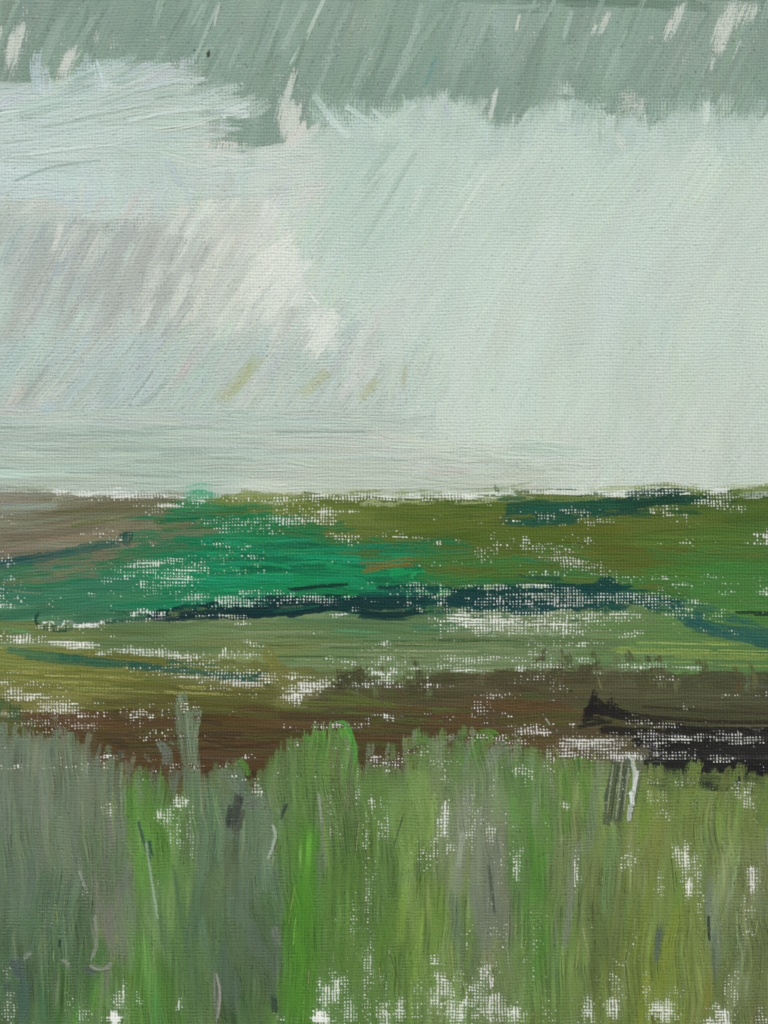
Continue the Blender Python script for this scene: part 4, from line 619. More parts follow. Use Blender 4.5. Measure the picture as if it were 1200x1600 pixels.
many([([(12, 1016), (60, 1022), (130, 1028)], 13, (58, 104, 76)), ([(40, 1026), (120, 1036), (200, 1042)], 10, (56, 96, 70), dict(load=.85)), ([(90, 1026), (180, 1036), (270, 1044)], 12, (44, 92, 72), dict(load=.95)), ([(200, 1040), (290, 1048), (380, 1056), (440, 1064)], 14, (38, 84, 74)), ([(260, 1034), (350, 1042), (440, 1056)], 8, (44, 92, 74), dict(load=.9)), ([(330, 1058), (400, 1066), (432, 1070)], 8, (30, 80, 76)), ([(395, 1052), (425, 1060)], 14, (22, 78, 84))],
     HEDGE_LOW, gap=.2, load=1.2, mix=.2, var=.12, thick=.45, rag=.7)

# ---- brown earth
under([(430, 1040), (540, 1050), (560, 1100), (440, 1115)], [(450, 1060, 112, 112, 60), (500, 1100, 92, 88, 48), (530, 1060, 100, 108, 68)], BANK, 4, jag=14., load=1.15)
ea_cols = [(520, 1075, 84, 78, 54), (560, 1060, 78, 72, 50), (600, 1080, 80, 76, 52), (660, 1085, 82, 72, 50), (720, 1070, 80, 70, 50), (760, 1100, 92, 70, 48), (800, 1060, 84, 74, 54), (800, 1120, 92, 72, 48), (860, 1080, 86, 74, 54), (860, 1125, 92, 72, 48), (950, 1070, 84, 78, 58), (1000, 1080, 84, 76, 56), (1100, 1070, 82, 78, 58), (1100, 1100, 78, 72, 52), (1190, 1075, 80, 80, 60), (1190, 1105, 76, 70, 52),
           (100, 1135, 96, 68, 46), (170, 1140, 92, 62, 40), (200, 1160, 90, 62, 40), (240, 1130, 88, 70, 40), (330, 1140, 88, 64, 38), (330, 1185, 84, 58, 38), (420, 1150, 88, 64, 42), (400, 1185, 84, 58, 38), (520, 1130, 82, 64, 40), (560, 1165, 86, 62, 42), (620, 1140, 86, 66, 44), (680, 1130, 84, 66, 44), (560, 1200, 84, 62, 42), (20, 1130, 88, 90, 50), (760, 1140, 92, 70, 48), (240, 1210, 84, 60, 42)]
fill([(500, 1080), (560, 1054), (620, 1066), (700, 1056), (780, 1050), (860, 1052), (940, 1050), (1320, 1056), (1320, 1130), (1010, 1145), (1010, 1205), (800, 1200), (600, 1235), (400, 1240), (150, 1235), (-120, 1200), (-120, 1118), (200, 1112), (330, 1118), (480, 1112)], 300, (12, 26), (80, 220), 1.5, ea_cols, EARTH, stk=.05, jang=3, jcol=4, load=1.3, var=.08, thick=.5, mix=.12, col2j=7)
many([([(530, 1072), (548, 1056), (575, 1056)], 22, (74, 68, 48)), ([(590, 1075), (596, 1045), (602, 1030)], 6, (104, 98, 70), dict(load=.7)), ([(598, 1080), (606, 1050)], 7, (88, 82, 56), dict(load=.7)), ([(690, 1060), (700, 1042), (730, 1036)], 14, (96, 90, 66), dict(load=.6)), ([(720, 1065), (728, 1042)], 12, (92, 86, 62), dict(load=.7)), ([(800, 1060), (815, 1040)], 16, (82, 72, 50), dict(load=.8)), ([(828, 1034), (834, 1040)], 10, (84, 76, 56)),
      ([(860, 1070), (870, 1040)], 14, (100, 96, 72), dict(load=.6)), ([(915, 1062), (926, 1034), (940, 1040)], 14, (84, 74, 56), dict(load=.85)), ([(940, 1070), (945, 1040)], 12, (110, 106, 78), dict(load=.55)), ([(1010, 1062), (1020, 1042)], 18, (84, 76, 54), dict(load=.9)), ([(1040, 1075), (1030, 1045)], 12, (108, 104, 76), dict(load=.5)), ([(640, 1070), (632, 1056)], 12, (92, 90, 64), dict(load=.7)), ([(1060, 1068), (1130, 1055), (1200, 1062)], 16, (86, 82, 62), dict(load=.9)),
      ([(760, 1080), (756, 1130)], 9, (118, 84, 60), dict(load=.6)), ([(820, 1120), (830, 1090)], 12, (112, 78, 54), dict(load=.6)), ([(740, 1110), (745, 1090)], 6, (128, 92, 70), dict(load=.5)), ([(440, 1156), (520, 1154), (600, 1154)], 4, (128, 100, 74), dict(load=.6)), ([(150, 1153), (250, 1152), (420, 1152)], 4, (134, 104, 76), dict(load=.55)), ([(330, 1166), (480, 1164)], 4, (120, 86, 62), dict(load=.5))], EARTH, mix=.2, rag=.8)
many([([(470, 1098), (560, 1100), (640, 1106), (720, 1110)], 8, (90, 100, 42)), ([(510, 1088), (580, 1096), (660, 1112)], 9, (88, 98, 42), dict(load=.8)), ([(440, 1108), (540, 1112), (620, 1122), (700, 1126)], 8, (84, 96, 42), dict(load=.8)), ([(540, 1078), (580, 1094)], 8, (92, 98, 48), dict(load=.7)), ([(700, 1122), (740, 1124)], 6, (86, 100, 44), dict(load=.7)), ([(240, 1118), (330, 1112), (440, 1120)], 12, (82, 84, 38), dict(load=.8))], BANK, load=.95, mix=.25)
many([([(5, 1110), (10, 1085), (18, 1075)], 22, (56, 94, 60)), ([(25, 1130), (22, 1095)], 26, (52, 90, 56)), ([(-10, 1120), (0, 1095)], 22, (64, 100, 64))], BUSH, load=.95, mix=.2, var=.12, thick=.7, rag=.8)

scumble([(520, 1140), (760, 1120), (900, 1110)], 40, [(96, 72, 48), (82, 82, 48), (88, 66, 42)], [EARTH] * 3, (6, 14), (60, 150), 1, 18, load=.8, mix=.2, jit=3.5)
scumble([(100, 1150), (300, 1160), (560, 1180)], 40, [(90, 68, 44), (70, 54, 36), (84, 72, 42)], [EARTH] * 3, (5, 12), (80, 200), 1, 16, load=.8, mix=.2, jit=3.5)
scumble([(520, 1066), (640, 1062), (720, 1052), (860, 1046), (940, 1042), (1060, 1056), (1200, 1060)], 60, [(86, 78, 54), (82, 74, 52), (104, 108, 76)], [EARTH, EARTH, SAGE], (8, 18), (20, 56), 75, 7, load=.8, mix=.2, thick=.7)
many([([(520, 1078), (540, 1058), (565, 1050)], 24, (72, 66, 46)), ([(548, 1076), (572, 1050), (590, 1056)], 22, (76, 68, 48)), ([(590, 1078), (596, 1050), (604, 1030)], 9, (96, 90, 62), dict(load=.75)), ([(604, 1080), (612, 1048)], 8, (84, 78, 54), dict(load=.75)), ([(640, 1080), (690, 1062), (740, 1056)], 24, (76, 68, 48)), ([(690, 1064), (704, 1042)], 18, (86, 80, 58), dict(load=.8)), ([(712, 1066), (730, 1038)], 18, (84, 78, 56), dict(load=.8)), ([(735, 1064), (748, 1046)], 14, (80, 72, 50), dict(load=.8)),
      ([(770, 1066), (800, 1050), (830, 1046)], 26, (82, 72, 52)), ([(810, 1060), (824, 1036), (836, 1032)], 18, (82, 72, 52), dict(load=.9)), ([(850, 1066), (876, 1044), (900, 1044)], 22, (80, 72, 52)), ([(905, 1062), (922, 1032), (936, 1036)], 22, (76, 68, 50)), ([(935, 1070), (948, 1042)], 16, (90, 84, 60), dict(load=.8)), ([(1000, 1068), (1014, 1044), (1034, 1046)], 22, (80, 74, 54)), ([(1060, 1074), (1110, 1056), (1170, 1058)], 22, (80, 76, 56)), ([(860, 1080), (874, 1044)], 5, (124, 120, 84), dict(load=.6)), ([(1030, 1076), (1022, 1046)], 5, (120, 116, 84), dict(load=.6)), ([(940, 1078), (930, 1046)], 5, (118, 114, 82), dict(load=.6))],
     EARTH, load=1.0, gap=.5, mix=.15, rag=.8, thick=.8, fade=.3)
# ---- black ditch on the right
under([(1000, 1150), (1060, 1142), (1320, 1140), (1320, 1232), (1100, 1226), (1000, 1205)], [(1000, 1190, 44, 42, 38), (1100, 1150, 36, 33, 33), (1200, 1200, 27, 25, 28), (1060, 1220, 44, 50, 38)], DITCH, 1, jag=40., load=1.3)
many([
    ([(1010, 1175), (1080, 1172), (1160, 1168), (1330, 1165)], 34, (34, 31, 32)), ([(1000, 1195), (1080, 1196), (1180, 1196), (1330, 1190)], 24, (30, 28, 30)), ([(940, 1140), (1010, 1146), (1100, 1150), (1330, 1146)], 18, (38, 34, 32)), ([(1060, 1206), (1130, 1212), (1330, 1216)], 18, (28, 26, 28)), ([(985, 1160), (1060, 1160), (1140, 1158)], 18, (32, 30, 31)),
    ([(915, 1108), (960, 1116), (1010, 1128), (1080, 1138)], 14, (44, 38, 34)), ([(960, 1112), (1040, 1122), (1130, 1128), (1330, 1130)], 7, (48, 42, 34), dict(load=.85)), ([(1000, 1104), (1100, 1110), (1210, 1116)], 5, (60, 52, 42), dict(load=.6)), ([(1040, 1138), (1140, 1142), (1330, 1140)], 14, (36, 32, 32)), ([(1150, 1205), (1240, 1205)], 26, (26, 24, 28)), ([(1000, 1200), (1080, 1208)], 14, (52, 60, 46), dict(load=.8)),
], DITCH, load=1.22, mix=.08, var=.16, thick=.4, rag=.8)
many([([(918, 1120), (928, 1090), (932, 1076)], 12, (32, 29, 28)), ([(912, 1118), (935, 1106), (970, 1108)], 18, (30, 27, 27)), ([(930, 1090), (945, 1104), (960, 1086)], 12, (36, 32, 29), dict(load=.8)), ([(908, 1128), (925, 1122), (945, 1126)], 9, (36, 32, 28)), ([(905, 1136), (930, 1130), (960, 1128)], 8, (38, 34, 30)), ([(920, 1102), (938, 1098)], 16, (30, 27, 27)), ([(889, 1080), (896, 1079)], 5, (36, 32, 30)), ([(950, 1086), (962, 1080)], 6, (60, 58, 38), dict(load=.7)), ([(940, 1110), (990, 1118)], 16, (34, 31, 30))],
     DITCH, load=1.05, mix=.08, var=.15, thick=.8, rag=.9, dk=.5)

# =================================================================== foreground grass
gs_cols = [(30, 1200, 112, 116, 100), (30, 1300, 104, 112, 90), (30, 1400, 92, 108, 84), (20, 1490, 82, 100, 76), (30, 1560, 70, 94, 66), (90, 1200, 110, 116, 98), (100, 1300, 104, 112, 90), (100, 1420, 92, 106, 86), (100, 1500, 84, 102, 74), (90, 1580, 78, 112, 66), (170, 1240, 104, 118, 84), (180, 1340, 104, 116, 86), (190, 1440, 102, 112, 86), (160, 1540, 88, 118, 66), (225, 1240, 88, 132, 56), (235, 1330, 88, 138, 56), (240, 1420, 86, 118, 68), (220, 1520, 82, 130, 56), (240, 1580, 80, 122, 56),
           (290, 1250, 92, 122, 66), (300, 1340, 92, 116, 76), (290, 1440, 84, 112, 70), (300, 1560, 80, 108, 66), (350, 1260, 96, 112, 80), (360, 1360, 94, 108, 82), (370, 1450, 86, 102, 76), (370, 1560, 78, 98, 68), (420, 1300, 92, 110, 80), (420, 1400, 82, 116, 64), (420, 1500, 84, 94, 80), (475, 1330, 80, 124, 54), (475, 1440, 74, 124, 42), (470, 1540, 74, 122, 44), (450, 1220, 92, 122, 68), (530, 1180, 92, 124, 66), (520, 1290, 90, 112, 66), (530, 1400, 86, 118, 58), (530, 1500, 84, 118, 58),
           (590, 1230, 98, 128, 70), (590, 1330, 92, 124, 64), (600, 1430, 86, 116, 56), (590, 1540, 92, 122, 62), (640, 1200, 90, 120, 66), (660, 1300, 112, 140, 74), (650, 1400, 98, 124, 62), (650, 1500, 98, 128, 58), (710, 1200, 96, 120, 74), (710, 1290, 122, 130, 104), (720, 1380, 112, 122, 92), (700, 1480, 98, 122, 68), (700, 1570, 110, 130, 78), (760, 1210, 104, 122, 88), (770, 1330, 118, 124, 104), (770, 1440, 112, 116, 98), (770, 1540, 100, 114, 76),
           (815, 1220, 94, 128, 72), (820, 1340, 86, 122, 64), (820, 1450, 84, 124, 56), (820, 1560, 92, 120, 62), (880, 1240, 98, 124, 64), (880, 1350, 104, 118, 78), (880, 1460, 92, 118, 60), (880, 1570, 98, 118, 64), (940, 1230, 106, 124, 76), (950, 1330, 106, 122, 72), (950, 1440, 104, 116, 72), (950, 1560, 104, 118, 66), (1020, 1250, 110, 126, 66), (1020, 1330, 116, 126, 72), (1020, 1430, 106, 124, 64), (1010, 1540, 114, 128, 56),
           (1080, 1260, 112, 128, 68), (1090, 1350, 108, 124, 66), (1080, 1450, 108, 126, 60), (1080, 1560, 112, 122, 62), (1130, 1270, 114, 130, 76), (1130, 1400, 106, 120, 78), (1130, 1500, 102, 114, 74), (1190, 1270, 108, 124, 68), (1190, 1390, 112, 116, 82), (1190, 1500, 102, 112, 70), (1190, 1590, 104, 112, 72)]
gtop = [(-120, 1170), (0, 1160), (60, 1150), (120, 1165), (200, 1215), (330, 1215), (360, 1195), (400, 1225), (440, 1170), (490, 1140), (545, 1135), (565, 1200), (620, 1200), (680, 1160), (740, 1160), (800, 1170), (860, 1175), (900, 1195), (990, 1200), (1060, 1212), (1200, 1220), (1320, 1222), (1320, 1720), (-120, 1720)]
def gang(x, y): return 90 + 6 * math.sin(x / 110. + 1) - (6 if x < 300 else 0)+ (4 if x > 900 else 0)
fill(gtop, 620, (20, 50), (80, 190), gang, gs_cols, GRASS, jag=14., stk=.2, smr=.6, jang=8, jcol=4, bend=.12, load=1.2, var=.1, thick=.75, mix=.14, col2j=13, fade=.3, lane=1.35, groove=1.2, sx=1.6)
fill(gtop, 170, (4, 12), (40, 130), gang, gs_cols, GRASS, jang=9, jcol=10, bend=.15, load=.85, var=.14, thick=.8, mix=.2, col2j=16, fade=.35, lane=1.2, groove=1.3, sx=1.6)

# bright green fans and tongues
G1 = [
    ([(548, 1220), (545, 1165), (528, 1130)], 16, (84, 146, 56), dict(thick=1.2)), ([(530, 1240), (530, 1170), (512, 1132)], 16, (92, 122, 68)), ([(500, 1260), (505, 1180), (490, 1142)], 20, (84, 128, 54)), ([(470, 1280), (480, 1200), (470, 1160)], 20, (92, 122, 62)), ([(440, 1290), (450, 1210), (462, 1172)], 22, (94, 118, 72)), ([(425, 1260), (432, 1215), (450, 1180)], 14, (100, 118, 78)),
    ([(520, 1130), (540, 1132), (552, 1160), (556, 1195)], 9, (74, 152, 62), dict(thick=1.3)), ([(505, 1140), (508, 1170)], 10, (80, 142, 48), dict(load=.8)), ([(476, 1150), (486, 1160)], 10, (78, 140, 52)), ([(540, 1150), (548, 1200), (540, 1280)], 14, (104, 116, 84), dict(load=.7)), ([(515, 1165), (522, 1260)], 6, (112, 100, 72), dict(load=.6)), ([(525, 1165), (534, 1270)], 5, (108, 98, 74), dict(load=.6)),
    ([(490, 1290), (478, 1400), (468, 1520)], 34, (74, 126, 42)), ([(470, 1380), (468, 1480), (462, 1600)], 38, (72, 124, 40)), ([(492, 1420), (488, 1520), (480, 1620)], 26, (76, 122, 44)), ([(448, 1400), (450, 1500), (445, 1610)], 18, (72, 118, 44)), ([(484, 1300), (482, 1360)], 12, (98, 158, 56), dict(load=.8)), ([(430, 1330), (420, 1420), (415, 1500)], 12, (84, 126, 60), dict(load=.8)), ([(505, 1380), (500, 1480)], 14, (82, 124, 56), dict(load=.9)),
    ([(500, 1250), (510, 1330), (512, 1390)], 7, (110, 140, 66), dict(load=.7)), ([(522, 1250), (528, 1340)], 5, (96, 136, 52), dict(load=.7)), ([(370, 1195), (378, 1190), (392, 1215)], 10, (80, 146, 56), dict(thick=1.2)), ([(340, 1215), (352, 1200), (366, 1198)], 10, (86, 128, 62)), ([(162, 1250), (172, 1240), (186, 1246)], 18, (84, 138, 56)), ([(212, 1222), (222, 1260), (236, 1300)], 14, (92, 130, 62), dict(load=.8)), ([(230, 1240), (240, 1320), (246, 1370)], 20, (92, 126, 62)), ([(205, 1300), (215, 1400), (228, 1460)], 12, (94, 124, 70), dict(load=.7)),
    ([(185, 1320), (200, 1420)], 8, (100, 138, 66), dict(load=.6)), ([(210, 1500), (222, 1560), (212, 1620)], 18, (86, 128, 58)), ([(150, 1530), (140, 1600)], 14, (84, 136, 54), dict(load=.9)), ([(260, 1560), (262, 1620)], 14, (82, 120, 58)), ([(120, 1570), (116, 1620)], 14, (84, 142, 58)),
    ([(640, 1175), (655, 1160), (690, 1160)], 16, (78, 120, 62), dict(load=.9)), ([(735, 1160), (760, 1148), (790, 1160)], 22, (78, 128, 48)), ([(720, 1195), (745, 1165), (770, 1152)], 16, (82, 130, 52)), ([(790, 1150), (800, 1160)], 12, (84, 132, 52)), ([(610, 1200), (640, 1185)], 16, (84, 112, 56)), ([(690, 1165), (640, 1180)], 12, (60, 104, 62), dict(load=.7)),
    ([(885, 1195), (910, 1190), (940, 1200)], 16, (80, 126, 44)), ([(905, 1200), (920, 1250), (915, 1300)], 22, (90, 124, 56)), ([(885, 1200), (888, 1250), (880, 1310)], 16, (84, 122, 56)), ([(900, 1192), (912, 1196)], 9, (40, 110, 64)), ([(935, 1200), (938, 1230)], 16, (84, 124, 48)), ([(820, 1260), (826, 1360), (830, 1460)], 28, (80, 126, 54)), ([(840, 1320), (846, 1420), (840, 1540)], 26, (80, 124, 52)), ([(800, 1240), (810, 1330), (812, 1400)], 18, (90, 134, 70), dict(load=.8)), ([(850, 1260), (862, 1340)], 12, (88, 128, 58), dict(load=.8)),
    ([(650, 1270), (640, 1350), (622, 1440)], 18, (122, 152, 78), dict(load=.8)), ([(680, 1240), (672, 1310), (660, 1380)], 14, (128, 156, 88), dict(load=.75)), ([(630, 1400), (622, 1500), (612, 1600)], 16, (116, 144, 66), dict(load=.75)), ([(660, 1420), (648, 1520), (640, 1610)], 14, (118, 146, 66), dict(load=.75)), ([(690, 1380), (680, 1460), (672, 1560)], 18, (98, 126, 58)), ([(600, 1240), (596, 1320)], 20, (96, 128, 68)), ([(560, 1300), (552, 1400), (545, 1480)], 28, (90, 120, 58)), ([(600, 1440), (590, 1520)], 24, (84, 118, 50)),
    ([(686, 1502), (670, 1535)], 0.1, (84, 126, 44)), ([(674, 1534), (692, 1534)], 13, (88, 128, 44), dict(dk=.3)),
    ([(990, 1230), (1010, 1260), (1000, 1320)], 24, (106, 130, 56)), ([(1010, 1220), (1060, 1224), (1120, 1228)], 10, (104, 126, 66), dict(load=.7)), ([(1120, 1240), (1128, 1290), (1122, 1350)], 20, (112, 138, 66)), ([(1160, 1230), (1150, 1290)], 10, (124, 152, 76), dict(load=.8)), ([(1070, 1320), (1060, 1400), (1050, 1480)], 14, (90, 126, 58), dict(load=.8)), ([(1140, 1300), (1150, 1380)], 10, (118, 142, 68), dict(load=.7)),
    ([(1060, 1420), (1040, 1500), (1022, 1600)], 20, (116, 130, 54)), ([(1090, 1400), (1082, 1480), (1078, 1560)], 18, (112, 128, 56)), ([(1020, 1360), (1005, 1440), (990, 1520)], 16, (110, 126, 58), dict(load=.85)), ([(980, 1420), (965, 1520), (955, 1610)], 18, (112, 124, 54)), ([(1010, 1520), (998, 1610)], 16, (120, 132, 50)), ([(1110, 1520), (1100, 1600)], 16, (116, 120, 56)), ([(1030, 1280), (1018, 1360)], 18, (116, 128, 64), dict(load=.8)), ([(950, 1480), (930, 1600)], 14, (106, 122, 58), dict(load=.7)),
]
many(G1, GRASS, load=1.15, mix=.15, var=.12, thick=.9, rag=.7, fade=.3, groove=1.2)

# grey grasses
fill([(-120, 1150), (0, 1155), (60, 1148), (130, 1170), (190, 1225), (200, 1330), (230, 1480), (120, 1480), (-120, 1480)], 90, (22, 46), (80, 190), lambda x, y: 84 + 8 * math.sin(x / 60.), [(0, 1180, 112, 117, 103), (80, 1180, 110, 115, 100), (150, 1230, 112, 114, 98), (30, 1300, 106, 113, 97), (110, 1300, 107, 113, 98), (60, 1400, 98, 109, 92), (160, 1380, 114, 113, 102), (190, 1450, 112, 112, 102), (60, 1470, 90, 106, 86)], GREYGRASS, jang=8, jcol=3.5, load=1.0, var=.12, thick=.8, mix=.25, col2j=9, fade=.35, groove=1.2, gap=.7)
fill([(315, 1240), (420, 1240), (435, 1350), (430, 1540), (330, 1560), (300, 1420)], 50, (22, 46), (80, 190), 90, [(340, 1280, 98, 112, 86), (400, 1280, 100, 112, 90), (370, 1400, 96, 108, 88), (390, 1500, 86, 100, 80), (330, 1480, 84, 104, 76)], GREYGRASS, jang=7, jcol=3.5, load=1.0, var=.12, thick=.8, mix=.25, col2j=9, fade=.35, groove=1.2, gap=.7)
scumble([(-20, 1160), (60, 1155), (130, 1180), (210, 1225), (330, 1220)], 60, [(108, 114, 98), (92, 74, 54), (112, 112, 96)], [GREYGRASS, EARTH, GREYGRASS], (8, 22), (24, 70), 92, 10, load=.9, mix=.2, thick=.9)
scumble([(560, 1205), (680, 1165), (800, 1172), (900, 1200), (965, 1210)], 50, [(100, 122, 70), (92, 116, 64), (118, 126, 98)], [GRASS, GRASS, GREYGRASS], (8, 20), (24, 70), 92, 9, load=.85, mix=.2, thick=.9)
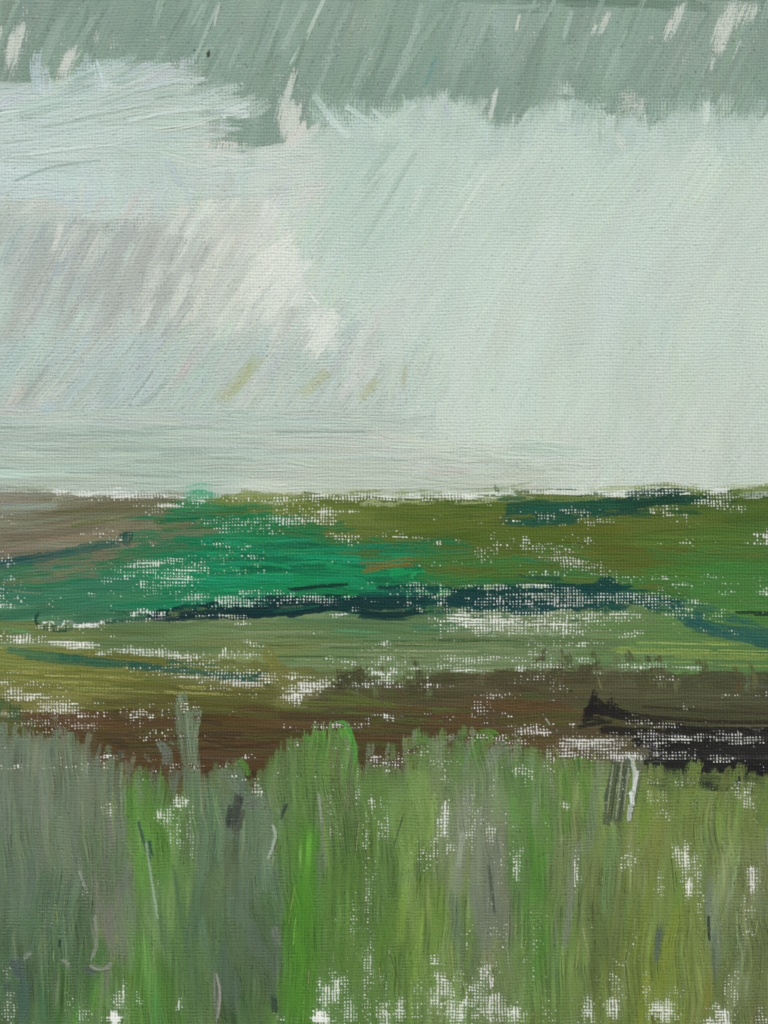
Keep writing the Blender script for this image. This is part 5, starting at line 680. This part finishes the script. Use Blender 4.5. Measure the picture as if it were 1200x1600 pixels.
GG = [
    ([(10, 1160), (6, 1240), (10, 1330)], 26, (112, 116, 104)), ([(40, 1150), (44, 1230), (40, 1320)], 26, (110, 114, 100)), ([(75, 1158), (72, 1250), (80, 1340)], 24, (112, 116, 102)), ([(105, 1165), (110, 1240), (108, 1330)], 22, (108, 114, 98)), ([(135, 1190), (138, 1270), (145, 1350)], 24, (112, 114, 98)), ([(165, 1210), (166, 1290), (175, 1370)], 20, (110, 114, 96), dict(load=.8)), ([(55, 1180), (70, 1270), (78, 1330)], 10, (124, 122, 112), dict(load=.8)), ([(20, 1150), (30, 1180)], 22, (108, 114, 100)), ([(60, 1160), (52, 1220)], 10, (128, 130, 114), dict(load=.7)),
    ([(30, 1160), (10, 1230)], 8, (92, 98, 82), dict(load=.7)), ([(95, 1190), (90, 1260)], 10, (96, 98, 80), dict(load=.7)), ([(0, 1300), (10, 1400)], 14, (96, 108, 86), dict(load=.8)), ([(50, 1330), (50, 1430)], 26, (96, 104, 92), dict(load=.85)), ([(90, 1340), (96, 1440)], 22, (98, 106, 88), dict(load=.8)),
    ([(140, 1360), (160, 1430), (182, 1500)], 18, (124, 112, 108)), ([(160, 1330), (172, 1420), (196, 1500)], 16, (118, 108, 104)), ([(178, 1370), (190, 1440), (198, 1500)], 10, (122, 104, 106), dict(load=.85)), ([(130, 1290), (140, 1360)], 14, (118, 114, 100)), ([(168, 1270), (180, 1340)], 10, (116, 106, 104), dict(load=.8)), ([(190, 1300), (170, 1250)], 8, (106, 104, 94), dict(load=.7)), ([(125, 1360), (138, 1400)], 5, (140, 132, 130), dict(thick=1.5)),
    ([(145, 1430), (148, 1480), (140, 1505)], 6, (130, 126, 116), dict(thick=1.6)), ([(140, 1508), (160, 1514), (176, 1504)], 8, (132, 128, 116), dict(thick=1.6)), ([(100, 1500), (112, 1510)], 6, (134, 128, 122), dict(thick=1.4)), ([(110, 1480), (130, 1474)], 14, (110, 108, 96)), ([(170, 1510), (162, 1560)], 10, (112, 104, 96), dict(load=.8)), ([(205, 1470), (212, 1490)], 12, (112, 104, 92)), ([(60, 1450), (120, 1460)], 22, (88, 100, 86), dict(load=.7)), ([(20, 1440), (70, 1450)], 20, (76, 104, 74), dict(load=.7)),
    ([(25, 1500), (35, 1525)], 22, (74, 76, 84), dict(thick=1.1)), ([(40, 1530), (36, 1600)], 20, (68, 86, 78)), ([(10, 1540), (14, 1560)], 14, (74, 82, 78)), ([(48, 1490), (38, 1500)], 10, (120, 122, 116)), ([(70, 1540), (64, 1600)], 18, (72, 100, 70)), ([(95, 1470), (92, 1484)], 4, (44, 56, 46)), ([(130, 1510), (150, 1522)], 12, (82, 82, 80)),
    ([(284, 1088), (290, 1140), (298, 1210), (304, 1290)], 32, (106, 113, 94), dict(load=.85, gap=.85, rag=.9)), ([(300, 1100), (300, 1150), (306, 1230)], 22, (112, 120, 100), dict(load=.75, gap=.85)), ([(292, 1110), (297, 1180)], 5, (128, 136, 116), dict(load=.8)), ([(306, 1120), (308, 1190)], 4, (86, 92, 74), dict(load=.8)), ([(280, 1085), (290, 1120)], 10, (122, 132, 114), dict(load=.7)), ([(312, 1110), (305, 1180), (315, 1280)], 8, (120, 128, 106), dict(load=.7)), ([(300, 1210), (306, 1300)], 22, (96, 114, 84)),
    ([(250, 1160), (262, 1180), (255, 1200)], 18, (112, 118, 114), dict(load=.9)), ([(268, 1158), (276, 1164)], 10, (116, 122, 118)), ([(225, 1180), (240, 1190)], 12, (104, 108, 92), dict(load=.8)), ([(186, 1178), (192, 1190)], 16, (84, 92, 92)), ([(170, 1165), (164, 1180)], 10, (98, 104, 80)), ([(134, 1195), (138, 1206)], 9, (140, 152, 152)), ([(199, 1160), (200, 1162)], 6, (130, 136, 130)), ([(195, 1190), (205, 1230)], 12, (108, 102, 82), dict(load=.8)), ([(115, 1190), (120, 1215)], 14, (96, 102, 78)), ([(80, 1170), (84, 1184)], 14, (76, 86, 86)), ([(270, 1220), (266, 1180)], 14, (100, 92, 74), dict(load=.8)), ([(210, 1180), (190, 1240)], 10, (112, 108, 92), dict(load=.7)),
    ([(330, 1230), (335, 1310), (330, 1400)], 26, (94, 112, 84)), ([(365, 1250), (362, 1330), (356, 1420)], 30, (98, 108, 88)), ([(395, 1240), (398, 1320), (390, 1420)], 28, (96, 108, 86)), ([(415, 1270), (412, 1340)], 20, (104, 114, 92)), ([(340, 1340), (342, 1450)], 26, (88, 102, 80)), ([(380, 1380), (382, 1480)], 34, (92, 102, 86)), ([(400, 1440), (396, 1540)], 34, (84, 92, 78)), ([(420, 1480), (424, 1560)], 22, (82, 88, 76)), ([(360, 1480), (362, 1580)], 34, (82, 92, 78)), ([(310, 1380), (300, 1480), (306, 1580)], 22, (80, 98, 74)),
    ([(430, 1260), (440, 1280), (425, 1330)], 8, (126, 134, 112), dict(load=.8)), ([(424, 1290), (430, 1310), (418, 1345)], 5, (152, 156, 148), dict(thick=1.5)), ([(446, 1256), (436, 1280)], 6, (40, 48, 42), dict(thick=.9)), ([(430, 1450), (432, 1480)], 16, (108, 108, 98)), ([(340, 1210), (358, 1210), (372, 1240)], 14, (112, 116, 106)), ([(366, 1204), (380, 1220), (374, 1250)], 10, (96, 98, 98)), ([(335, 1520), (336, 1580)], 4, (138, 128, 128), dict(thick=1.4)), ([(344, 1540), (338, 1600)], 4, (150, 134, 138), dict(thick=1.4)),
    ([(385, 1250), (410, 1250), (420, 1262)], 16, (108, 114, 104)), ([(425, 1555), (430, 1590)], 12, (54, 62, 54)), ([(215, 1280), (226, 1320), (240, 1350)], 4, (46, 66, 66)), ([(232, 1310), (238, 1340)], 5, (38, 70, 66)), ([(225, 1310), (240, 1400), (246, 1440)], 5, (136, 150, 130), dict(load=.8)), ([(270, 1350), (285, 1440), (310, 1560)], 7, (66, 84, 68), dict(load=.8)), ([(300, 1490), (316, 1570)], 8, (72, 82, 72), dict(load=.8)), ([(250, 1430), (262, 1500)], 12, (84, 104, 70), dict(load=.8)),
    ([(700, 1155), (706, 1150), (716, 1158)], 12, (134, 138, 116), dict(load=.8)), ([(682, 1166), (700, 1160)], 10, (114, 122, 98)), ([(716, 1140), (722, 1150)], 8, (112, 108, 86), dict(load=.8)), ([(760, 1185), (790, 1165), (812, 1162)], 22, (116, 122, 106)), ([(760, 1200), (775, 1180)], 14, (126, 130, 112)), ([(800, 1170), (808, 1200)], 18, (112, 120, 100), dict(load=.8)), ([(830, 1175), (836, 1260), (830, 1300)], 12, (118, 128, 98), dict(load=.6)), ([(858, 1180), (866, 1260)], 10, (120, 126, 98), dict(load=.6)),
    ([(735, 1230), (722, 1320), (712, 1400)], 18, (126, 126, 112), dict(load=.8)), ([(752, 1260), (745, 1340), (738, 1420)], 22, (120, 120, 106)), ([(770, 1300), (766, 1400), (758, 1490)], 30, (114, 112, 100)), ([(745, 1380), (752, 1440), (760, 1490)], 26, (112, 112, 100)), ([(725, 1300), (716, 1360)], 8, (148, 148, 136), dict(load=.75, thick=1.2)), ([(762, 1350), (772, 1430)], 4, (66, 68, 62), dict(load=.8)), ([(782, 1400), (780, 1480)], 18, (108, 110, 96)), ([(708, 1270), (705, 1330)], 14, (112, 116, 98), dict(load=.8)), ([(710, 1390), (716, 1500), (712, 1540)], 20, (98, 108, 86), dict(load=.8)), ([(745, 1470), (735, 1560)], 14, (98, 106, 78), dict(load=.7)),
    ([(700, 1330), (664, 1350), (640, 1368), (600, 1380), (520, 1374)], 20, (92, 106, 76), dict(load=.62, mix=.5, thick=.4)), ([(690, 1325), (665, 1345)], 24, (92, 102, 76)), ([(676, 1326), (700, 1330)], 12, (88, 98, 74)), ([(500, 1240), (504, 1310), (512, 1370)], 6, (116, 116, 102), dict(load=.8)), ([(500, 1246), (503, 1280)], 4, (144, 142, 134), dict(thick=1.4)), ([(496, 1330), (505, 1390)], 14, (92, 100, 76), dict(load=.7)),
    ([(895, 1320), (892, 1400), (882, 1480)], 16, (118, 118, 102)), ([(905, 1310), (900, 1360)], 10, (128, 126, 112), dict(load=.8)), ([(870, 1400), (866, 1480)], 10, (110, 112, 90), dict(load=.8)), ([(930, 1220), (925, 1280), (915, 1340)], 20, (112, 122, 92), dict(load=.7)), ([(960, 1300), (950, 1380), (940, 1460)], 30, (102, 120, 74), dict(load=.7)), ([(980, 1400), (965, 1500)], 22, (102, 120, 68), dict(load=.7)),
    ([(1112, 1370), (1108, 1420), (1114, 1480)], 16, (112, 114, 106)), ([(1115, 1400), (1120, 1460), (1118, 1530)], 18, (106, 110, 94)), ([(1140, 1370), (1138, 1430)], 18, (116, 116, 100), dict(load=.9)), ([(1125, 1360), (1128, 1352)], 10, (100, 108, 98)), ([(1030, 1450), (1028, 1480), (1022, 1510)], 8, (86, 92, 86)), ([(1033, 1450), (1030, 1470)], 6, (80, 84, 84)), ([(1160, 1440), (1158, 1520)], 10, (98, 104, 72), dict(load=.6)), ([(1180, 1380), (1192, 1440)], 16, (112, 116, 88), dict(load=.7)), ([(1195, 1400), (1190, 1520)], 16, (104, 108, 78), dict(load=.7)), ([(1170, 1470), (1178, 1560)], 12, (110, 106, 68), dict(load=.5)), ([(1100, 1290), (1096, 1360)], 26, (108, 124, 72), dict(load=.7)), ([(1070, 1530), (1060, 1590)], 10, (98, 104, 78), dict(load=.7)),
    ([(1106, 1430), (1108, 1470)], 4, (50, 54, 48), dict(load=.8)), ([(1114, 1480), (1118, 1560)], 5, (76, 82, 72), dict(load=.8)), ([(1160, 1220), (1140, 1225), (1120, 1215)], 8, (110, 124, 76), dict(load=.7)),
]
many(GG, GREYGRASS, load=1.08, mix=.18, var=.13, thick=.85, rag=.7, fade=.25, groove=1.2)
for k in range(90):
    x = rng.uniform(-20, 1220); y = rng.uniform(1240, 1560); l = rng.uniform(70, 170) * .5; a = math.radians(gang(x, y) + rng.normal(4, 12))
    dx, dy = math.cos(a) * l, math.sin(a) * l
    c = idw(x, y, gs_cols, sx=1.6) * (1 + rng.normal(0, .06))
    stroke([(x - dx, y - dy), (x + rng.normal(0, 6), y), (x + dx, y + dy)], rng.uniform(24, 44), c, col2=c + rng.normal(0, 10), rid=GREYGRASS if x < 200 else GRASS, load=.85, gap=.9, mix=.3, thick=1.1, fade=.45, var=.14, rag=.7, groove=1.3)
wg = win(-100, 1300, 1150, 1700)
ig = np.isin(RID[wg], [GRASS, GREYGRASS]).astype(f4)
smear(wg, box(ig, 4), 91, 20, .62, 1.6)
streak(wg, box(ig, 2), 88, .2, warp=15, rel=3.)  # grass furrows: stronger relief, their shading also painted into the colour
scumble([(990, 1218), (1100, 1224), (1320, 1232)], 50, [(62, 74, 46), (36, 40, 34), (96, 112, 62)], [GRASS, DITCH, GRASS], (8, 16), (40, 110), 2, 5, load=.85, mix=.3, jit=3.5)
scumble([(1000, 1240), (1150, 1245), (1320, 1250)], 36, [(104, 124, 66), (112, 130, 66), (96, 112, 60)], [GRASS] * 3, (14, 30), (50, 110), 96, 10, load=.9, mix=.3)
many([([(374, 1240), (370, 1262), (358, 1300)], 18, (52, 56, 54)), ([(360, 1262), (354, 1296)], 12, (42, 46, 46)), ([(378, 1262), (372, 1300)], 14, (62, 66, 60)), ([(376, 1244), (378, 1258)], 7, (40, 42, 42)), ([(384, 1262), (410, 1252)], 16, (100, 106, 98), dict(load=.8)), ([(366, 1296), (372, 1310)], 14, (76, 80, 72), dict(load=.8))], BLACKDAB, load=.98, gap=.5, mix=.25, thick=1.1, rag=.9, var=.2)
many([([(965, 1185), (955, 1230), (948, 1290)], 18, (76, 88, 66)), ([(980, 1185), (972, 1240), (962, 1290)], 18, (80, 92, 72)), ([(1000, 1188), (994, 1230), (984, 1270)], 12, (96, 104, 84)), ([(972, 1190), (962, 1280)], 4, (138, 146, 122), dict(load=.8, thick=1.6)), ([(958, 1195), (948, 1275)], 3.5, (130, 140, 110), dict(load=.8, thick=1.6)), ([(983, 1195), (974, 1270)], 3.5, (136, 142, 122), dict(load=.8, thick=1.6)), ([(966, 1195), (954, 1285)], 2.6, (52, 62, 44)), ([(978, 1200), (967, 1285)], 2.6, (54, 64, 48)), ([(1004, 1200), (996, 1240), (984, 1284)], 4, (88, 108, 66))], RIDGED, gap=.25, load=1.2, mix=.1, thick=1.2, rag=.5, groove=1.6, dk=.3)
many([([(988, 1188), (992, 1215), (988, 1250), (982, 1284)], 7, (176, 188, 184)), ([(996, 1205), (990, 1235)], 6, (214, 224, 224)), ([(986, 1238), (988, 1256)], 8, (208, 220, 220)), ([(984, 1258), (981, 1282)], 6, (170, 180, 172)), ([(986, 1184), (992, 1196)], 9, (160, 172, 156))], DAB, gap=.1, load=1.2, mix=.1, thick=2.0, rag=.8, dk=.2, var=.15)
for k in range(46):
    x = rng.uniform(-20, 1220); y = rng.uniform(1230, 1580); l = rng.uniform(20, 70); a = math.radians(90 + rng.normal(0, 7))
    q = rng.random(); c = (52, 66, 44) if q < .4 else (150, 162, 124) if q < .75 else (140, 160, 84)
    stroke([(x, y), (x + l * math.cos(a), y + l * math.sin(a))], rng.uniform(1.6, 3.2), np.array(c) + rng.normal(0, 8, 3), rid=None, load=.7, gap=.5, mix=.35, thick=.9, fade=.5, tap=.4)
many([([(22, 1496), (30, 1520), (40, 1532)], 20, (74, 78, 84)), ([(36, 1530), (34, 1596)], 18, (66, 84, 76), dict(load=.85)), ([(10, 1535), (12, 1552)], 14, (68, 74, 72)), ([(94, 1468), (92, 1482)], 5, (38, 48, 40)), ([(128, 1512), (152, 1524)], 11, (84, 84, 84)), ([(148, 1430), (151, 1474), (140, 1504)], 7, (134, 130, 120), dict(thick=1.8)), ([(140, 1508), (160, 1515), (177, 1504)], 9, (128, 124, 114), dict(thick=1.8)), ([(98, 1500), (114, 1512)], 7, (136, 130, 124), dict(thick=1.8)), ([(48, 1488), (36, 1500)], 10, (122, 124, 118), dict(thick=1.5)),
      ([(216, 1282), (226, 1318), (238, 1348)], 5, (44, 62, 60)), ([(233, 1312), (238, 1340)], 6, (36, 62, 58)), ([(228, 1315), (240, 1395), (247, 1438)], 4, (146, 158, 140), dict(thick=1.4)), ([(448, 1256), (438, 1282)], 7, (40, 48, 42), dict(thick=1.2)), ([(427, 1290), (430, 1308), (418, 1345)], 5, (156, 160, 150), dict(thick=1.7)), ([(428, 1556), (432, 1590)], 13, (54, 60, 54)), ([(338, 1520), (344, 1560), (338, 1600)], 4, (150, 138, 138), dict(thick=1.5)), ([(426, 1452), (434, 1478)], 16, (106, 106, 98), dict(thick=1.3)), ([(124, 1362), (138, 1400)], 5, (142, 136, 132), dict(thick=1.6)),
      ([(722, 1300), (716, 1352)], 7, (150, 150, 138), dict(thick=1.3)), ([(764, 1352), (774, 1432)], 4, (64, 68, 60)), ([(1107, 1432), (1108, 1472)], 5, (48, 52, 46)), ([(1028, 1452), (1024, 1505)], 9, (84, 90, 84)), ([(498, 1240), (503, 1290)], 5, (142, 140, 130), dict(thick=1.5))],
     GREYGRASS, load=1.0, gap=.4, mix=.15, rag=.8, thick=1., var=.15, dk=.4)
many([([(852, 1122), (862, 1136)], 3, (150, 158, 150), dict(thick=1.2))], GREYGRASS, load=1.)
specks([(-100, 1180), (1300, 1240), (1300, 1700), (-100, 1700)], 900, 92, .7)
specks([(325, 80), (328, 80), (328, 92), (325, 92)], 2, 90, .2, (2, 3), (8, 9))
# the old knot near the top: one dark fleck
many([([(326, 81), (326, 90)], 6, (62, 66, 50))], STORM, load=1.4, mix=0, thick=.3, rag=.2)

# ------------------------------------------------------------------ bare linen where hardly any paint took
cv = box(box(COV, 4), 4)
# the bare pits are partly veiled by thinned paint of the colour around them
_w = box(COV, 5) + .02
near = np.stack([box(C[..., k] * COV, 5) / _w for k in range(3)], -1)
veil = ((1 - COV) * np.clip(.5 * vn(XX / 3.5, YY / 3.5, 90) + .35 * vn(XX / 40, YY / 30, 91) - .1, 0, .38) * sst(.25, .65, cv))[..., None]
C = C * (1 - veil) + near * veil
RID = np.where(cv < .36, CANVAS, RID).astype(np.int16)
# tidy: tiny islands of one paint inside another join what surrounds them
def majority(R, r, rounds):
    for _ in range(rounds):
        ids = np.unique(R); best = np.full(R.shape, -1., f4); out = R.copy()
        for i in ids:
            f = box((R == i).astype(f4), r)
            m = f > best
            best = np.where(m, f, best); out = np.where(m, i, out)
        R = out
    return R
RID = majority(RID, 3, 1)

# ------------------------------------------------------------------ Blender
import bpy
sc = bpy.context.scene
col = sc.collection
UNIT = 0.0002                      # one step = 0.2 mm: the view is 24 cm by 32 cm
CX, CZ = W0 / 2., H0 / 2.
EYE = 1.5                          # height of the picture's middle above the ground
RELIEF = 1.0

Z = HT * .95 + REL * .78 * (.5 + .5 * np.clip(COV, 0, 1)) * np.exp(-np.maximum(HT, 0) * .6)
Z = (Z * .74 + .26 * box(Z, 1)) * UNIT * RELIEF

PX_ = (XX - CX) * UNIT
PZ_ = EYE - (YY - CZ) * UNIT
PY_ = -Z

def nodes(m):
    m.use_nodes = True
    nt = m.node_tree; nt.nodes.clear()
    return nt

def paint_material(name, rough, spec, tint):
    """oil paint: pigment laid on by the strokes, broken by ground pigment grains, with the sheen of dried oil"""
    m = bpy.data.materials.new(name); nt = nodes(m); N = nt.nodes; L = nt.links
    out = N.new('ShaderNodeOutputMaterial'); b = N.new('ShaderNodeBsdfPrincipled')
    at = N.new('ShaderNodeAttribute'); at.attribute_name = 'pigment'
    tc = N.new('ShaderNodeTexCoord')
    g = N.new('ShaderNodeTexNoise'); g.inputs['Scale'].default_value = 1900; g.inputs['Detail'].default_value = 3
    mr = N.new('ShaderNodeMapRange'); mr.inputs[1].default_value = .3; mr.inputs[2].default_value = .7; mr.inputs[3].default_value = 1 - tint; mr.inputs[4].default_value = 1 + tint
    mul = N.new('ShaderNodeMix'); mul.data_type = 'RGBA'; mul.blend_type = 'MULTIPLY'; mul.inputs[0].default_value = 1
    cmb = N.new('ShaderNodeCombineColor')
    r = N.new('ShaderNodeTexNoise'); r.inputs['Scale'].default_value = 60; r.inputs['Detail'].default_value = 4
    rr = N.new('ShaderNodeMapRange'); rr.inputs[3].default_value = rough - .1; rr.inputs[4].default_value = rough + .12
    L.new(tc.outputs['Object'], g.inputs['Vector']); L.new(tc.outputs['Object'], r.inputs['Vector'])
    L.new(g.outputs['Fac'], mr.inputs[0])
    for i in range(3): L.new(mr.outputs[0], cmb.inputs[i])
    L.new(at.outputs['Color'], mul.inputs[6]); L.new(cmb.outputs[0], mul.inputs[7])
    L.new(mul.outputs[2], b.inputs['Base Color'])
    L.new(r.outputs['Fac'], rr.inputs[0]); L.new(rr.outputs[0], b.inputs['Roughness'])
    b.inputs['Specular IOR Level'].default_value = spec
    L.new(b.outputs[0], out.inputs[0])
    return m

mats = {'sky': paint_material('thin_matt_oil_paint', .5, .28, .035), 'land': paint_material('lean_oil_paint', .5, .2, .06),
        'thick': paint_material('thick_oil_paint', .4, .38, .06), 'linen': paint_material('primed_linen', .75, .15, .03)}

# smooth normals of the whole relief, so the paint films meet without a seam
gx = np.gradient(Z, axis=1) / UNIT; gy = np.gradient(Z, axis=0) / UNIT

def build(name, rids, mat, parent, label=None, folded=False):
    q = np.isin(RID[:-1, :-1], rids)
    jj, ii = np.nonzero(q)
    if not len(jj): return None
    a = jj.astype(np.int64) * W + ii
    quads = np.stack([a, a + W, a + W + 1, a + 1], 1)         # seen from -Y
    used, inv = np.unique(quads, return_inverse=True)
    quads = inv.reshape(-1, 4).astype(np.int32)
    co = np.stack([PX_.ravel()[used], PY_.ravel()[used], PZ_.ravel()[used]], 1).astype(f4)
    cc = np.clip(C.reshape(-1, 3)[used], 0, 1)
    if folded:
        # the linen turns over the stretcher: sides and back as a closed box behind the painted face
        e = .0004; x0, x1 = PX_.min() + e, PX_.max() - e; z0, z1 = PZ_.min() + e, PZ_.max() - e; f, d = .0012, .022
        v = np.array([(x0, f, z0), (x1, f, z0), (x1, f, z1), (x0, f, z1), (x0, d, z0), (x1, d, z0), (x1, d, z1), (x0, d, z1)], f4)
        n = len(co)
        fq = np.array([(0, 1, 2, 3), (0, 4, 5, 1), (1, 5, 6, 2), (2, 6, 7, 3), (3, 7, 4, 0), (4, 7, 6, 5)], np.int32) + n
        co = np.vstack([co, v]); quads = np.vstack([quads, fq]); cc = np.vstack([cc, np.tile(lin((214, 210, 198)), (8, 1))])
    me = bpy.data.meshes.new(name)
    me.vertices.add(len(co)); me.vertices.foreach_set('co', co.ravel())
    me.loops.add(quads.size); me.loops.foreach_set('vertex_index', quads.ravel())
    me.polygons.add(len(quads)); me.polygons.foreach_set('loop_start', np.arange(0, quads.size, 4, dtype=np.int32))
    me.update(calc_edges=True)
    at = me.attributes.new('pigment', 'FLOAT_COLOR', 'POINT')
    at.data.foreach_set('color', np.hstack([cc, np.ones((len(cc), 1), f4)]).astype(f4).ravel())
    me.polygons.foreach_set('use_smooth', np.ones(len(quads), bool))
    me.materials.append(mat)
    o = bpy.data.objects.new(name, me); col.objects.link(o); o.parent = parent
    if label: o['label'] = label
    return o

painting = bpy.data.objects.new('oil_painting', None); col.objects.link(painting)
painting['label'] = 'oil sketch on linen of green hills and tall grass under a pale stormy sky'
painting['category'] = 'painting'

build('canvas', [CANVAS], mats['linen'], painting, 'bare white primed linen with its weave showing between the paint', folded=True)
sky = build('painted_sky', [PALE], mats['sky'], painting, 'pale grey green painted sky brushed in slanting strokes')
build('storm_band', [STORM], mats['sky'], sky, 'darker grey green band of sky along the top')
build('painted_cloud', [CLOUD], mats['sky'], sky, 'bright blue white cloud swept thickly from left to right')
build('rain_shower', [SHOWER], mats['sky'], sky, 'mauve grey slanting rain under the cloud')
build('painted_mist', [MIST], mats['sky'], sky, 'grey green level strokes of mist above the left horizon')
hill = build('olive_hill', [OLIVEHILL], mats['land'], painting, 'olive green hill brushed level along the horizon')
build('painted_hedge', [HEDGE_TOP], mats['land'], hill, 'dark teal hedge on the skyline at right')
build('hedge_line', [HEDGE_TICK], mats['land'], hill, 'short black green dash at the right edge')
brown = build('brown_hill', [BROWNHILL], mats['land'], painting, 'dull brown hill at the left end of the horizon')
build('hedge_line', [HEDGE_L], mats['land'], brown, 'thin dark teal line rising to the right across the brown hill')
em = build('emerald_field', [EMERALD], mats['land'], painting, 'bright emerald green field left of centre')
build('ochre_stroke', [OCHRE], mats['thick'], em, 'two small ochre brown dashes on the emerald field')
build('painted_hedge', [HEDGE_M], mats['land'], em, 'blue black hedge under the emerald field')
sage = build('sage_field', [SAGE], mats['land'], painting, 'grey green level strip of field below the hedges')
build('painted_hedge', [HEDGE_R], mats['land'], sage, 'dark teal hedge dragged thinly so white linen dots show')
build('painted_hedge', [HEDGE_TAIL], mats['land'], sage, 'teal hedge slanting down to the right edge')
bank = build('olive_bank', [BANK], mats['land'], painting, 'yellow olive bank at the left above the brown earth')
build('hedge_line', [HEDGE_LOW], mats['land'], bank, 'thin teal line falling to the right along the olive bank')
earth = build('brown_earth', [EARTH], mats['land'], painting, 'dark brown strip of earth behind the grass')
build('painted_ditch', [DITCH], mats['land'], earth, 'black ditch running off to the right')
build('painted_bush', [BUSH], mats['land'], earth, 'small dark green bush at the left edge')
grass = build('painted_grass', [GRASS], mats['land'], painting, 'tall green grass in upright strokes across the foreground')
build('grey_grass', [GREYGRASS], mats['thick'], grass, 'grey seed heads and dry stalks among the green grass')
build('black_dab', [BLACKDAB], mats['thick'], grass, 'small black daub of paint left of centre')
build('ridged_stroke', [RIDGED], mats['thick'], grass, 'dark grey stroke with combed ridges below the black ditch')
build('white_dab', [DAB], mats['thick'], grass, 'thick white dab beside the dark ridged stroke')

# ---- the place: a rendered wall the picture hangs on, and the ground
def slab(name, verts, faces, mat):
    me = bpy.data.meshes.new(name); me.from_pydata(verts, [], faces); me.update(); me.materials.append(mat)
    o = bpy.data.objects.new(name, me); col.objects.link(o); o['kind'] = 'structure'
    return o
def plain(name, c1, c2, scale, rough):
    m = bpy.data.materials.new(name); nt = nodes(m); N = nt.nodes; L = nt.links
    out = N.new('ShaderNodeOutputMaterial'); b = N.new('ShaderNodeBsdfPrincipled'); t = N.new('ShaderNodeTexNoise'); r = N.new('ShaderNodeValToRGB')
    tc = N.new('ShaderNodeTexCoord'); bp = N.new('ShaderNodeBump'); bp.inputs['Strength'].default_value = .3; bp.inputs['Distance'].default_value = .004
    t.inputs['Scale'].default_value = scale; t.inputs['Detail'].default_value = 8
    r.color_ramp.elements[0].color = (*c1, 1); r.color_ramp.elements[1].color = (*c2, 1); r.color_ramp.elements[0].position = .35; r.color_ramp.elements[1].position = .65
    L.new(tc.outputs['Object'], t.inputs['Vector']); L.new(t.outputs['Fac'], r.inputs[0]); L.new(r.outputs[0], b.inputs['Base Color']); L.new(t.outputs['Fac'], bp.inputs['Height']); L.new(bp.outputs[0], b.inputs['Normal'])
    b.inputs['Roughness'].default_value = rough; L.new(b.outputs[0], out.inputs[0])
    return m
slab('wall', [(-3, .0225, 0), (3, .0225, 0), (3, .0225, 3), (-3, .0225, 3), (-3, .2, 0), (3, .2, 0), (3, .2, 3), (-3, .2, 3)],
     [(0, 1, 2, 3), (1, 5, 6, 2), (4, 7, 6, 5), (0, 3, 7, 4), (3, 2, 6, 7)], plain('lime_render', (.55, .54, .5), (.62, .61, .57), 9, .9))
slab('ground', [(-40, -40, 0), (40, -40, 0), (40, .0225, 0), (-40, .0225, 0)], [(0, 1, 2, 3)], plain('pale_paving', (.3, .29, .27), (.38, .37, .35), 3, .9))

# ------------------------------------------------------------------ light and camera
w = bpy.data.worlds.new('World'); sc.world = w; w.use_nodes = True
nt = w.node_tree; nt.nodes.clear()
bg = nt.nodes.new('ShaderNodeBackground'); wo = nt.nodes.new('ShaderNodeOutputWorld'); sk = nt.nodes.new('ShaderNodeTexSky')
SUN_EL, SUN_AZ = math.radians(30), math.radians(-60)          # azimuth: off the picture's own facing direction, to its upper left
sk.sky_type = 'NISHITA'; sk.sun_disc = False; sk.sun_elevation = SUN_EL; sk.sun_rotation = math.pi - SUN_AZ * -1
sk.air_density = 1.; sk.dust_density = 4.; sk.ozone_density = 1.
bg.inputs['Strength'].default_value = .1
nt.links.new(sk.outputs[0], bg.inputs[0]); nt.links.new(bg.outputs[0], wo.inputs[0])
sl = bpy.data.lights.new('sun', 'SUN'); sl.energy = 1.5; sl.angle = math.radians(12); sl.color = (1., .988, .98)
so = bpy.data.objects.new('sun', sl); col.objects.link(so)
from mathutils import Vector
dirv = Vector((math.sin(SUN_AZ) * math.cos(SUN_EL), -math.cos(SUN_AZ) * math.cos(SUN_EL), math.sin(SUN_EL)))   # towards the sun
so.location = dirv * 5 + Vector((0, 0, EYE)); so.rotation_euler = (-dirv).to_track_quat('-Z', 'Y').to_euler()

cam = bpy.data.cameras.new('camera'); co_ = bpy.data.objects.new('camera', cam); col.objects.link(co_)
cam.sensor_fit = 'VERTICAL'; cam.sensor_height = 32.; cam.lens = 70.
dist = H0 * UNIT * cam.lens / cam.sensor_height
co_.location = (0, -dist, EYE); co_.rotation_euler = (math.radians(90), 0, 0)
cam.clip_start = .02; cam.clip_end = 500
sc.camera = co_

vs = sc.view_settings
vs.view_transform = 'Standard'; vs.look = 'None'; vs.gamma = 1; vs.exposure = EXPOSURE
